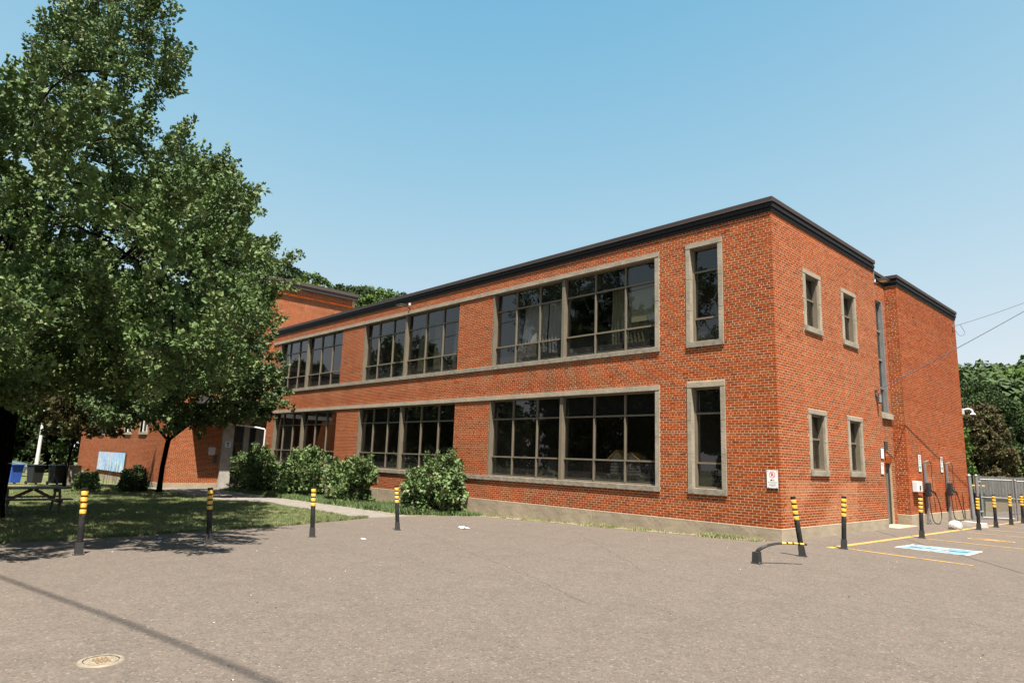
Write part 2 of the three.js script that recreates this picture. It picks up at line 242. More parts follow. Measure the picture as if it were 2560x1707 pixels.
function placeBricks(parent, bank, nearest) {
  const p = V(); bank.forEach(b => { p.setFromMatrixPosition(b.m); b.d = p.distanceTo(camera.position); }); bank.sort((a, b) => a.d - b.d);
  const one = bank.slice(0, nearest), rest = bank.slice(nearest), r = rng(5);
  for (const b of one) { const o = new THREE.Mesh(unitBox, brickTones[Math.floor(r() * brickTones.length)]); b.m.decompose(o.position, o.quaternion, o.scale); o.name = 'brick'; o.castShadow = o.receiveShadow = true; parent.add(o); }
  const im = new THREE.InstancedMesh(unitBox, M.brick, rest.length); im.name = 'brickwork'; im.userData.kind = 'stuff';
  rest.forEach((b, i) => { im.setMatrixAt(i, b.m); im.setColorAt(i, b.c); }); im.castShadow = im.receiveShadow = true; parent.add(im);
}
// ------------------------------------------------------------------ school building
const Y0 = 0.308, YT = 8.50, ZR = -7.53, XR = -0.42, ZB = -9.8, ZE = -17.5, XL = -30.6, ROOF = 8.87;
const school = thing('school_building', 'two-storey red brick school wing with long banks of windows and dark roof edge', 'building');
const bank = [];
const F0 = wallFrame(0, 0, 0, 0), FR = wallFrame(0, 0, 0, Math.PI / 2), FX = (x) => wallFrame(x, 0, 0, Math.PI / 2);
const BAYS = [
  { l: -10.98, r: -3.65, mu: [-9.84, -8.63, -6.08, -4.86], post: -7.41, stoneR: true },
  { l: -20.32, r: -13.05, mu: [-19.23, -18.03, -15.48, -14.27], post: -16.85 },
  { l: -29.65, r: -22.42, mu: [-28.68, -27.48, -24.88, -23.67], post: -26.25 }];
const LEVELS = [{ s0: 1.003, s1: 1.15, l0: 3.895, l1: 4.045, t2: 3.195, t1: 1.845 }, { s0: 5.03, s1: 5.175, l0: 7.94, l1: 8.09, t2: 7.25, t1: 5.88 }];
const TALL = { o: [-2.586, -1.423], i: [-2.45, -1.558] };
const RW = [[1.80, 2.99], [4.52, 5.70]], RWY = [[1.60, 3.385], [5.55, 7.325]];
{
  const holesF = [], skipF = [];
  for (const L of LEVELS) {
    skipF.push([XL, -3.50, L.l0, L.l1], [XL, -3.50, L.s0, L.s1], [-3.65, -3.50, L.s0, L.l1]);
    for (const b of BAYS) { holesF.push([b.l, b.r, L.s1, L.l0]); skipF.push([b.l, b.r, L.s1, L.l0]); }
    holesF.push([TALL.i[0], TALL.i[1], L.s1 + 0.012, L.l0 + 0.012]); skipF.push([TALL.o[0], TALL.o[1], L.s0 + 0.01, L.l1 + 0.005]);
  }
  part('front_wall', wallSlab(F0, XL, -0.001, Y0 - 0.02, YT, holesF, 0.32), M.mortar, school);
  layBricks(bank, F0, XL, 0.004, Y0, YT, skipF, 11, { patch: (u, y) => { const under = u < -3.5 ? (y < 5.03 ? 5.03 - y : 9) : (y < 5.04 && u > -2.6 && u < -1.4 ? 5.04 - y : 9); return under < 0.9 ? Math.max(0, fbm(u * 2.6, 3, 8, 3) - 0.5) * 2.2 * (1 - under / 0.9) : 0.04; } });
  const holesR = [], skipR = [];
  for (const y of RWY) for (const u of RW) { holesR.push([u[0] + 0.155, u[1] - 0.145, y[0] + 0.15, y[1] - 0.12]); skipR.push([u[0], u[1], y[0], y[1]]); }
  part('side_wall', wallSlab(FR, 0.321, -ZR, Y0 - 0.02, YT, holesR, 0.32), M.mortar, school);
  part('corner_pier', box(-0.32, -0.0, Y0 - 0.02, YT, -0.3205, -0.0012), M.mortar, school);
  layBricks(bank, FR, -0.004, -ZR, Y0, YT, skipR, 12, { patch: (u, y) => Math.max(0, Math.min(0.75, (fbm(u * 0.9, y * 1.6, 4, 3) - 0.36) * 4)) * (y < 1.5 && u < 5 ? 1 : 0.12) + (((u > 1.7 && u < 1.95) || (u > 4.45 && u < 4.7)) && y < 5.55 && y > 3.6 ? 0.35 * fbm(u * 9, y, 2, 2) : 0) });
  // stair recess: door below a tall strip window
  const hs = [[7.98, 9.57, 3.80, 7.86]], hd = [[8.50, 9.46, -0.3, 2.09]];
  part('stair_wall', wallSlab(FX(XR), -ZR + 0.001, -ZB, -0.3, YT, [hs[0], [8.50, 9.46, -0.299, 2.09]], 0.3), M.mortar, school);
  layBricks(bank, FX(XR), -ZR, -ZB, 0.03, YT, [...hs, ...hd, [7.92, 9.75, 3.6, 3.8], [8.40, 9.56, 2.085, 2.32]], 13);
  for (let i = 0; i < 17; i++) { const m = new THREE.Matrix4().compose(V(8.44 + i * 0.0687, 2.2, -0.012), new THREE.Quaternion(), V(0.058, 0.2, 0.04)); bank.push({ m: FX(XR).clone().multiply(m), c: brickColor(rng(90 + i)), full: true }); }
  part('return_wall', box(-8, -0.3205, Y0 - 0.02, YT, ZR + 0.001, ZR + 0.3), M.mortar, school); layBricks(bank, wallFrame(0, 0, ZR, Math.PI), 0, -XR, Y0, YT, [], 16);
  // stair block
  const FB = wallFrame(0, 0, ZB, 0);
  part('block_wall', box(-8, -0.0015, 0.34, YT, ZE, ZB), M.mortar, school);
  layBricks(bank, FB, XR, 0.004, 0.36, YT, [], 14);
  layBricks(bank, FR, -ZB - 0.004, -ZE, 0.36, YT, [], 15, { patch: (u, y) => Math.abs(u - 12.3) < 0.5 && Math.abs(y - 1.3) < 0.4 ? 0.6 : 0.06 });
  placeBricks(school, bank, 300);
  // plinth with pour joints
  const pl = [[-30.6, -24.4], [-24.39, -18.2], [-18.19, -12.1], [-12.09, -6.0], [-5.99, 0.016]];
  for (const [a, b] of pl) part('plinth', rbox(a, b, -1.2, Y0 + 0.004, -0.3, 0.016, 0.012), M.concrete, school);
  for (const [a, b] of [[-3.6, -0.301], [-6.95, -3.605], [ZR, -6.955]]) part('plinth', rbox(-0.3, 0.016, -0.8, Y0 + 0.004, a, b, 0.012), M.concrete, school);
  for (const [a, b] of [[-13.6, ZB + 0.016], [ZE - 0.016, -13.605]]) part('plinth', rbox(-0.6, 0.03, -0.8, 0.365, a, b, 0.012), M.concrete, school);
  part('door_step', rbox(-0.5, 0.25, -0.2, 0.035, -9.6, -7.7, 0.01), M.concrete, school);
  // roof edge in three stepped bands, in lengths
  const bands = [[8.745, ROOF, 0.085, M.fascia], [8.60, 8.715, 0.06, M.flashing], [8.49, 8.59, 0.03, M.flashing]];
  bands.forEach(([a, b, o, m], k) => {
    const nm = ['fascia_panel', 'fascia_moulding', 'fascia_flashing'][k];
    const run = (p, q, mk) => { const n = Math.max(1, Math.round(Math.abs(q - p) / 3.05)); for (let i = 0; i < n; i++) part(nm, mk(p + (q - p) * i / n + 0.002, p + (q - p) * (i + 1) / n - 0.002), m, school); };
    run(XL, -0.16, (p, q) => rbox(p, q, a, b, -0.2, o, 0.008));
    run(ZR, o, (p, q) => rbox(-0.16, o, a, b, p, q, 0.008));
    run(ZB, ZR + 0.0, (p, q) => rbox(XR - 0.2, XR + o, a, b, p, q, 0.008));
    run(ZE - o, ZB + o, (p, q) => rbox(-0.2, o, a, b, p, q, 0.008));
    run(XR + o + 0.004, -0.205, (p, q) => rbox(p, q, a, b, ZB - 0.1, ZB + o, 0.008));
    part(nm, rbox(-0.6, -0.164, a, b, ZR - o, ZR - 0.004, 0.008), m, school);
  });
  part('drip_edge', box(XL, 0.093, 8.738, 8.746, 0.02, 0.093), M.galvDark || (M.galvDark = std({ color: C(0.16, 0.14, 0.13), roughness: 0.4, metalness: 0.4 })), school);
  part('cornice_filler', [box(XL, -0.1, 8.5, 8.75, -0.28, 0.005), box(-0.28, 0.005, 8.5, 8.75, ZR + 0.02, 0.004), box(XR - 0.25, XR + 0.005, 8.5, 8.75, ZB, ZR), box(-0.3, 0.005, 8.5, 8.75, ZE, ZB + 0.005)], M.flashing, school);
  part('roof_slab', [box(XL, -0.15, 8.32, 8.8, -8.1, -0.15), box(-8, XR - 0.21, 8.2, 8.79, ZB, -8.11), box(-8, -0.21, 8.2, 8.785, ZE, ZB - 0.11)], M.roof, school);
  // inside: floors, back wall and partitions
  part('floor_slab', box(XL, -0.31, 0.05, 0.33, -8.0, -0.321), M.interiorFloor, school);
  part('floor_slab', box(XL, -0.31, 4.18, 4.42, -8.0, -0.321), M.interior, school);
  part('rear_wall', box(XL, -0.31, 0.331, 8.31, -8.29, -8.0), M.interior, school);
  for (const x of [-30.45, -21.37, -12.0, -3.05]) for (const [a, b] of [[0.331, 4.179], [4.421, 8.319]]) part('partition', box(x - 0.06, x + 0.06, a, b, -7.99, -0.33), M.interior, school);
}
// window building -----------------------------------------------------------
const ZG = -0.195;
function stoneRun(name, a, b, y0, y1, z1, mat) { // a course of stone in lengths with fine joints
  const n = Math.max(1, Math.round((b - a) / 1.83)); for (let i = 0; i < n; i++) part(name, rbox(a + (b - a) * i / n + 0.002, a + (b - a) * (i + 1) / n - 0.002, y0, y1, -0.12, z1 + ((i * 7) % 3) * 0.0012, 0.006), mat, school);
}
for (const L of LEVELS) {
  stoneRun('lintel_stone', XL, -3.50, L.l0 - 0.004, L.l1, 0.036, M.stone);
  stoneRun('sill_stone', XL, -3.50, L.s0, L.s1 + 0.004, 0.044, M.stoneDirty);
  for (let k = 0; k < 2; k++) { const h = (L.l0 - L.s1) / 2; part('jamb_stone', rbox(-3.652, -3.501, L.s1 + 0.006 + h * k, L.s1 + h * (k + 1) - 0.006, -0.13, 0.028, 0.006), M.stone, school); }
  BAYS.forEach((b, bi) => {
    const w = new THREE.Group(); w.name = 'window'; school.add(w);
    const y0 = L.s1 + 0.006, y1 = L.l0 - 0.006, zf = ZG + 0.045, zb = ZG - 0.045;
    part('frame', [box(b.l, b.l + 0.06, y0, y1, zb - 0.05, 0.006), box(b.r - 0.05, b.r, y0, y1, zb, zf), box(b.l + 0.06, b.r - 0.05, y0, y0 + 0.05, zb, zf), box(b.l + 0.06, b.r - 0.05, y1 - 0.05, y1, zb, zf)], M.frame, w);
    part('post', rbox(b.post - 0.065, b.post + 0.065, y0 + 0.001, y1 - 0.001, zb - 0.02, -0.03, 0.008), M.frame, w);
    const xs = [b.l + 0.06, ...b.mu.slice(0, 2), b.post, ...b.mu.slice(2), b.r - 0.05], ys = [y0 + 0.05, L.t1, L.t2, y1 - 0.05];
    for (const x of b.mu) part('mullion', box(x - 0.024, x + 0.024, y0 + 0.05, y1 - 0.05, zb + 0.01, zf + 0.012), M.frame, w);
    for (const y of [L.t1, L.t2]) for (const [p, q] of [[xs[0], b.post - 0.065], [b.post + 0.065, xs[6]]]) part('transom', box(p, q, y - 0.024, y + 0.024, zb + 0.005, zf + 0.006), M.frame, w);
    for (let i = 0; i < 6; i++) {
      const p = xs[i] + (i === 3 ? 0.065 : 0.024), q = xs[i + 1] - (i === 2 ? 0.065 : 0.024);
      for (let j = 0; j < 3; j++) {
        const a = ys[j] + (j ? 0.024 : 0), c = ys[j + 1] - (j < 2 ? 0.024 : 0);
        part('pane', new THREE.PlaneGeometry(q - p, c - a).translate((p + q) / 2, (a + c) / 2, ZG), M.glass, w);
        if (j === 0) { part('insect_screen', new THREE.PlaneGeometry(q - p, c - a).translate((p + q) / 2, (a + c) / 2, ZG - 0.03), M.screen, w); part('vent_sash', [box(p + 0.012, q - 0.012, a + 0.03, a + 0.05, ZG + 0.006, ZG + 0.022), box(p + 0.012, p + 0.03, a + 0.05, c - 0.02, ZG + 0.006, ZG + 0.022), box(q - 0.03, q - 0.012, a + 0.05, c - 0.02, ZG + 0.006, ZG + 0.022)], M.frameDark, w); }
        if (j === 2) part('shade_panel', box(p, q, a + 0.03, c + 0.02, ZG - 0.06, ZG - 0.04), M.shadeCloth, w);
      }
    }
  });
  { // the narrow window by the corner
    const w = new THREE.Group(); w.name = 'window'; school.add(w);
    const [o0, o1] = TALL.o, [i0, i1] = TALL.i, y0 = L.s1 + 0.016, y1 = L.l0 + 0.008;
    part('lintel_stone', rbox(o0, o1, y1, L.l1 + 0.005, -0.13, 0.036, 0.006), M.stone, w);
    part('sill_stone', rbox(o0, o1, L.s0 + 0.01, y0, -0.13, 0.044, 0.006), M.stoneDirty, w);
    for (const [p, q] of [[o0, i0 + 0.004], [i1 - 0.004, o1]]) for (let k = 0; k < 3; k++) { const h = (y1 - y0) / 3; part('jamb_stone', rbox(p, q, y0 + h * k + 0.004, y0 + h * (k + 1) - 0.004, -0.13, 0.028 + 0.001 * k, 0.006), M.stone, w); }
    part('frame', [box(i0 + 0.002, i0 + 0.06, y0, y1, ZG - 0.06, -0.125), box(i1 - 0.05, i1, y0, y1, ZG - 0.05, ZG + 0.05), box(i0 + 0.06, i1 - 0.05, y0, y0 + 0.05, ZG - 0.05, ZG + 0.05), box(i0 + 0.06, i1 - 0.05, y1 - 0.05, y1, ZG - 0.05, ZG + 0.05)], M.frame, w);
    const ys = [y0 + 0.05, L.t1, L.t2, y1 - 0.05], p = i0 + 0.06, q = i1 - 0.05;
    for (const y of [L.t1, L.t2]) part('transom', box(p, q, y - 0.024, y + 0.024, ZG - 0.04, ZG + 0.05), M.frame, w);
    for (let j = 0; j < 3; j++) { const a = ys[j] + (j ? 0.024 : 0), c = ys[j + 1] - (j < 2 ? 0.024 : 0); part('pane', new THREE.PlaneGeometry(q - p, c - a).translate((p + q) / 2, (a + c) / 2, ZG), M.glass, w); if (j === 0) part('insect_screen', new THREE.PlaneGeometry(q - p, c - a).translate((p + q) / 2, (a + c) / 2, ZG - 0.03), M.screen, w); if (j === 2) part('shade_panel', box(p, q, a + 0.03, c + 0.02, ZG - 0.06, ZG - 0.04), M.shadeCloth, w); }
  }
}
// small stone-framed windows of the side wall
for (const y of RWY) for (const u of RW) {
  const w = new THREE.Group(); w.name = 'window'; w.rotation.y = Math.PI / 2; school.add(w);
  const i0 = u[0] + 0.16, i1 = u[1] - 0.15, y0 = y[0] + 0.155, y1 = y[1] - 0.125;
  part('lintel_stone', rbox(u[0], u[1], y1, y[1], -0.3, 0.034, 0.006), M.stone, w);
  part('sill_stone', rbox(u[0], u[1], y[0], y0, -0.16, 0.05, 0.006), M.stoneDirty, w);
  for (const [p, q] of [[u[0], i0], [i1, u[1]]]) for (let k = 0; k < 2; k++) { const h = (y1 - y0) / 2; part('jamb_stone', rbox(p, q, y0 + h * k + 0.004, y0 + h * (k + 1) - 0.004, -0.05, 0.026, 0.006), M.stone, w); }
  const zg = -0.155; part('frame', [box(i0, i0 + 0.05, y0, y1, zg - 0.05, -0.05), box(i1 - 0.05, i1, y0, y1, zg - 0.05, -0.03), box(i0 + 0.05, i1 - 0.05, y0, y0 + 0.05, zg - 0.05, -0.045), box(i0 + 0.05, i1 - 0.05, y1 - 0.05, y1, zg - 0.05, -0.06)], M.frame, w);
  const ym = y0 + (y1 - y0) * 0.56; part('meeting_rail', box(i0 + 0.05, i1 - 0.06, ym - 0.025, ym + 0.025, zg - 0.03, zg + 0.04), M.frame, w);
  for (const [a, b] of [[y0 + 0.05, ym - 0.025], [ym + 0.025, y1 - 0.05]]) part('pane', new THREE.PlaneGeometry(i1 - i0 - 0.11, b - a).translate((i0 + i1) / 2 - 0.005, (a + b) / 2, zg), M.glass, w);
}
{ // strip window and door of the stair
  const w = new THREE.Group(); w.name = 'window'; w.rotation.y = Math.PI / 2; w.position.x = XR; school.add(w);
  const [a, b, y0, y1] = [7.98, 9.57, 3.80, 7.86], zg = -0.12;
  part('sill_stone', rbox(a - 0.06, b + 0.18, 3.60, 3.803, -0.14, 0.09, 0.01), M.stone, w);
  part('frame', [box(a, a + 0.06, y0 + 0.004, y1, -0.17, -0.03), box(b - 0.12, b, y0 + 0.004, y1, -0.17, 0.006), box(a + 0.06, b - 0.12, y0 + 0.004, y0 + 0.06, -0.17, -0.07), box(a + 0.06, b - 0.12, y1 - 0.07, y1, -0.17, -0.07)], M.galv, w);
  const ys = [y0 + 0.06, 4.70, 5.72, 6.76, y1 - 0.07];
  for (const y of ys.slice(1, 4)) part('transom', box(a + 0.06, b - 0.12, y - 0.035, y + 0.035, -0.16, -0.08), M.galv, w);
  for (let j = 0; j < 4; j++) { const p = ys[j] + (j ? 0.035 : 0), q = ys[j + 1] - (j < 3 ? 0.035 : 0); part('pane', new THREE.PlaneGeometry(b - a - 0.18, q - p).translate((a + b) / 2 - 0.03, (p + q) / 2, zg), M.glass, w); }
  const d = new THREE.Group(); d.name = 'door'; d.rotation.y = Math.PI / 2; d.position.x = XR; school.add(d);
  part('frame', [box(8.50, 8.55, 0.04, 2.085, -0.2, -0.06), box(9.41, 9.46, 0.04, 2.085, -0.2, -0.06), box(8.55, 9.41, 1.86, 2.085, -0.2, -0.07)], M.frameDark, d);
  part('leaf', [box(8.555, 8.70, 0.05, 1.855, -0.17, -0.11), box(9.27, 9.405, 0.05, 1.855, -0.17, -0.11), box(8.70, 9.27, 0.05, 1.08, -0.17, -0.11), box(8.70, 9.27, 1.77, 1.855, -0.17, -0.11)], M.door, d);
  part('pane', new THREE.PlaneGeometry(0.57, 0.69).translate(8.985, 1.425, -0.14), M.glass, d);
  part('handle', [box(8.60, 8.64, 0.98, 1.22, -0.108, -0.098), bar([8.62, 1.02, -0.06], [8.62, 1.18, -0.06], 0.012), bar([8.62, 1.02, -0.1], [8.62, 1.02, -0.06], 0.01), bar([8.62, 1.18, -0.1], [8.62, 1.18, -0.06], 0.01)], M.galv, d);
  part('stair_interior', [box(-7.9, -2.9, -0.3, 8.4, -9.75, -7.84)], std({ color: C(0.16, 0.145, 0.12), roughness: 1 }), school);
}
// ------------------------------------------------------------------ taller hall block with the entrance
const HX = -32, HZ = 4.98, HB = -5.9, HL = -52.8, HY = -0.16;
const hall = thing('hall_building', 'taller red brick hall with brown roof edge standing behind the trees', 'building', [HX, 0, HZ]);
{
  const LOW = 6.4, HF = -0.15, bk = [], FH = wallFrame(HX, 0, 0, Math.PI / 2), FF = wallFrame(0, 0, HZ, 0), FT = wallFrame(0, 0, HF, 0);
  const winX = [[-1.72, -0.36, 4.6, 6.0]], doorX = [[-1.95, 0.4, -0.6, 3.3]];
  const winF = []; for (const x of [-50.6, -47.2, -43.8, -40.4, -37.0]) winF.push([x, x + 1.5, 2.6, 4.6]);
  const loc = g => g.translate(-HX, 0, -HZ), P = (n, g, m, par = hall) => part(n, loc(Array.isArray(g) ? merge(g) : g), m, par);
  P('side_wall', wallSlab(FH, -HZ + 0.3, -HF, -1.2, LOW, [...winX, ...doorX.map(d => [d[0], 0.14, d[2], d[3]])], 0.3), M.mortar);
  P('hall_side_wall', wallSlab(FH, -HF, -HB, -1.2, 11.46, [], 0.3), M.mortar);
  P('front_wall', wallSlab(FF, HL, HX - 0.001, -1.2, LOW, winF, 0.3), M.mortar);
  P('hall_front_wall', wallSlab(FT, HL, HX - 0.3005, 6.3, 11.46, [], 0.3), M.mortar);
  P('inner_fill', [box(HL + 0.4, HX - 1.6, -1, 6.2, HB + 0.4, HZ - 1.2), box(HL + 0.4, HX - 0.31, 6.3, 11.4, HB + 0.4, HF - 0.31)], M.interior);
  layBricks(bk, FH, -HZ - 0.004, -HF, HY, LOW, [...winX.map(w => [w[0] - 0.12, w[1] + 0.12, w[2] - 0.14, w[3] + 0.12]), [-1.95, 0.42, -0.6, 3.75]], 31);
  layBricks(bk, FH, -HF - 0.004, -HB, 3.8, 11.46, [], 33);
  layBricks(bk, FF, HL, HX + 0.004, HY, LOW, winF.map(w => [w[0] - 0.12, w[1] + 0.12, w[2] - 0.14, w[3] + 0.12]), 32);
  layBricks(bk, FT, HL, HX + 0.004, 7.0, 11.46, [], 34);
  // corbelled frieze of upright and flat bricks
  const fr = rng(44), fb = [];
  const frieze = (F, u0, u1) => { for (let u = u0, k = 0; u < u1 - 0.3; u += 0.43, k++) {
    const add = (cx, cy, w, h) => fb.push({ m: F.clone().multiply(new THREE.Matrix4().compose(V(cx, cy, 0.035), new THREE.Quaternion(), V(w, h, 0.036))), c: brickColor(fr).multiplyScalar(0.9) });
    if (k % 2) for (let i = 0; i < 6; i++) { add(u + 0.036 + i * 0.0715, 11.645, 0.058, 0.2); add(u + 0.036 + i * 0.0715, 11.86, 0.058, 0.2); }
    else for (let j = 0; j < 6; j++) { add(u + 0.1, 11.58 + j * 0.0687, 0.2, 0.055); add(u + 0.315, 11.58 + j * 0.0687, 0.2, 0.055); }
  } for (let u = u0; u < u1 - 0.05; u += 0.108) fb.push({ m: F.clone().multiply(new THREE.Matrix4().compose(V(u + 0.05, 11.50, 0.075), new THREE.Quaternion(), V(0.097, 0.07, 0.1))), c: brickColor(fr) }); };
  frieze(FH, -HF - 0.05, -HB); frieze(FT, HL, HX + 0.05);
  bk.push(...fb); const inv = new THREE.Matrix4().makeTranslation(-HX, 0, -HZ); bk.forEach(b => b.m.premultiply(inv)); placeBricks(hall, bk, 0);
  P('frieze_backing', [box(HX - 0.3, HX + 0.05, 11.461, 11.97, HB, HF + 0.05), box(HL, HX - 0.301, 11.461, 11.97, HF - 0.3, HF + 0.05)], M.mortar);
  P('frieze_end', box(HX - 6, HX - 0.301, 8, 11.97, HB, HB + 0.2), M.mortar);
  const brown = std({ map: M.fascia.map, color: C(0.075, 0.057, 0.048), roughness: 0.5, metalness: 0.1 });
  const edge = (z0, z1, x0, yy) => { const lenZ = steps(z0, z1, 3), lenX = steps(HL - 0.2, HX - 0.22, 3);
    for (let i = 0; i < lenZ.length - 1; i++) { P('fascia_panel', rbox(HX - 0.2, HX + 0.28, yy + 0.225, yy + 0.445, lenZ[i] + 0.003, lenZ[i + 1] - 0.003, 0.008), brown); P('fascia_panel', rbox(HX - 0.2, HX + 0.22, yy, yy + 0.21, lenZ[i] + 0.003, lenZ[i + 1] - 0.003, 0.008), brown); }
    for (let i = 0; i < lenX.length - 1; i++) { P('fascia_panel', rbox(lenX[i] + 0.003, lenX[i + 1] - 0.003, yy + 0.225, yy + 0.445, z1 - 0.48, z1, 0.008), brown); P('fascia_panel', rbox(lenX[i] + 0.003, lenX[i + 1] - 0.003, yy, yy + 0.21, z1 - 0.48, z1 - 0.06, 0.008), brown); } };
  edge(HB - 0.12, HF + 0.28, 0, 11.975); edge(HF + 0.3, HZ + 0.28, 0, 6.42);
  P('roof_slab', [box(HL, HX - 0.201, 11.975, 12.3, HB, HF - 0.205), box(HL, HX - 0.201, 6.42, 6.7, HF + 0.01, HZ - 0.205)], M.roof);
  P('plinth', rbox(HL, HX + 0.02, -1.4, HY + 0.01, HZ - 0.3, HZ + 0.03, 0.012), M.concrete); P('plinth', rbox(HX - 0.3, HX + 0.021, -1.4, HY + 0.011, 1.95, HZ - 0.31, 0.012), M.concrete);
  const win = (F, w, n) => {
    const g = new THREE.Group(); g.name = 'window'; hall.add(g); const [u0, u1, y0, y1] = w, t = geo => loc(geo.applyMatrix4(F));
    part('surround', [box(u0 - 0.12, u0, y0 - 0.14, y1 + 0.12, -0.12, 0.04), box(u1, u1 + 0.12, y0 - 0.14, y1 + 0.12, -0.12, 0.04), box(u0, u1, y1, y1 + 0.12, -0.12, 0.04), box(u0, u1, y0 - 0.14, y0, -0.12, 0.06)].map(t), M.stone, g);
    part('frame', [box(u0, u0 + 0.05, y0, y1, -0.2, -0.12), box(u1 - 0.05, u1, y0, y1, -0.2, -0.12), box(u0 + 0.05, u1 - 0.05, y0, y0 + 0.05, -0.2, -0.12), box(u0 + 0.05, u1 - 0.05, y1 - 0.05, y1, -0.2, -0.12)].map(t), M.white, g);
    part('mullion', t(box((u0 + u1) / 2 - 0.025, (u0 + u1) / 2 + 0.025, y0 + 0.05, y1 - 0.05, -0.19, -0.13)), M.white, g);
    for (const [p, q] of [[u0 + 0.05, (u0 + u1) / 2 - 0.025], [(u0 + u1) / 2 + 0.025, u1 - 0.05]]) part('pane', t(new THREE.PlaneGeometry(q - p, y1 - y0 - 0.1).translate((p + q) / 2, (y0 + y1) / 2, -0.16)), M.glass, g);
  };
  for (const w of winX) win(FH, w); for (const w of winF) win(FF, w);
  // entrance: concrete piers, dark doors, canopy
  const col = std({ map: M.stone.map, color: C(0.42, 0.40, 0.375), roughness: 0.9 });
  for (const [a, b] of [[1.32, 1.94], [0.42, 0.70], [-0.42, -0.02]]) P('portal_pier', rbox(HX - 0.3, HX + 0.14, -0.45, 3.728, a, b, 0.01), col);
  for (const [a, b] of [[0.70, 1.32], [-0.02, 0.42]]) {
    const d = new THREE.Group(); d.name = 'door'; hall.add(d);
    P('leaf', [box(HX - 0.16, HX - 0.1, -0.36, 2.2, a + 0.01, a + 0.09), box(HX - 0.16, HX - 0.1, -0.36, 2.2, b - 0.09, b - 0.01), box(HX - 0.16, HX - 0.1, -0.36, -0.15, a + 0.09, b - 0.09), box(HX - 0.16, HX - 0.1, 2.05, 2.2, a + 0.09, b - 0.09)], M.frameDark, d);
    P('pane', new THREE.PlaneGeometry(b - a - 0.18, 2.2).rotateY(Math.PI / 2).translate(HX - 0.13, 0.95, (a + b) / 2), M.glass, d);
    P('transom_panel', box(HX - 0.16, HX - 0.1, 2.21, 3.3, a, b), M.black, d);
    P('handle', bar([HX - 0.05, 0.55, a + 0.15], [HX - 0.05, 0.9, a + 0.15], 0.015), M.galv, d);
  }
  const can = new THREE.Group(); can.name = 'canopy'; hall.add(can);
  const canm = std({ color: C(0.26, 0.24, 0.225), roughness: 0.7 });
  P('canopy_slab', rbox(HX + 0.012, HX + 1.22, 3.73, 4.2, -0.44, 3.85, 0.01), canm, can);
  P('canopy_flashing', rbox(HX + 0.012, HX + 1.30, 4.2, 4.33, -0.44, 3.93, 0.01), M.frameDark, can); P('canopy_roof', rbox(HX + 0.012, HX + 1.16, 4.33, 4.62, -0.44, 3.78, 0.01), M.frameDark, can);
  const link = box(HX + 0.001, XL - 0.001, -1, 8.5, -0.9, -0.6); P('link_wall', link, M.mortar);
  const lb = []; layBricks(lb, wallFrame(0, 0, -0.6, 0), HX, XL, -0.1, 8.5, [], 35); lb.forEach(b => b.m.premultiply(inv));
  const im = new THREE.InstancedMesh(unitBox, M.brick, lb.length); im.name = 'link_brickwork'; im.userData.kind = 'stuff'; lb.forEach((b, i) => { im.setMatrixAt(i, b.m); im.setColorAt(i, b.c); }); hall.add(im);
  // notice on the wall and number plate on the pier
  P('wall_panel', box(HX + 0.012, HX + 0.03, 0.95, 1.45, 2.1, 2.32), M.frameDark);
}
solo('notice_sign', box(-31.985, -31.97, 1.42, 1.86, 2.25, 2.62), std({ color: C(0.42, 0.40, 0.38), roughness: 0.8 }), 'small pale notice fixed to the shaded brick beside the entrance doors', 'sign');
{
  const t = canvasTex(96, 96, (c, w, h) => { c.fillStyle = '#b9bcc0'; c.fillRect(0, 0, w, h); c.fillStyle = '#27408c'; c.fillRect(40, 18, 18, 66); c.fillRect(22, 18, 46, 14); });
  solo('entrance_plate', new THREE.PlaneGeometry(0.34, 0.34).rotateY(Math.PI / 2).translate(-31.853, 2.05, 1.62), std({ map: t, roughness: 0.6 }), 'white plate with a blue mark on the concrete entrance pier', 'sign');
}
{ // mural board on the hall front
  const r = rng(61); const t = canvasTex(512, 128, (c, w, h) => {
    c.fillStyle = '#9fb4cc'; c.fillRect(0, 0, w, h); const cols = ['#8fb8dd', '#7fa6d6', '#a9a6cf', '#c8cbd6', '#d4cfc0', '#6fb0d8', '#b6a9c6', '#93c2d2'];
    for (let i = 0; i < 260; i++) { c.fillStyle = cols[Math.floor(r() * cols.length)]; c.globalAlpha = 0.55; c.fillRect(r() * w, r() * h * 0.7 - 10, 4 + r() * 16, 20 + r() * 90); }
    c.globalAlpha = 0.8; for (let i = 0; i < 90; i++) { c.fillStyle = ['#e8e4d4', '#5f86bd', '#c9c27a'][i % 3]; c.fillRect(r() * w, r() * h, 2 + r() * 6, 3 + r() * 22); } });
  const m = thing('mural_board', 'long painted mural board in pale blues on the hall wall', 'mural', [-42.6, 0.1, HZ + 0.012]);
  part('board', box(-3.45, 3.45, 0.0, 1.25, 0.02, 0.08), M.frameDark, m); part('painting', new THREE.PlaneGeometry(6.84, 1.2).translate(0, 0.625, 0.085), std({ map: t, roughness: 0.7 }), m);
}
{ // downpipe at the wing's end by the entrance
  const m = std({ color: C(0.50, 0.48, 0.47), roughness: 0.5 });
  const d = thing('downpipe', 'pale rainwater pipe bent round the end of the brick wing at the entrance', 'pipe', [-30.55, -0.4, 0.02]);
  part('pipe', [tube([[-1.3, 3.62, 1.6], [-0.55, 3.5, 0.55], [0.06, 3.38, 0.09]], 0.05, 8), tube([[0.08, 3.38, 0.08], [0.08, 1.8, 0.08], [0.08, 0.1, 0.08]], 0.05, 8)], m, d);
}
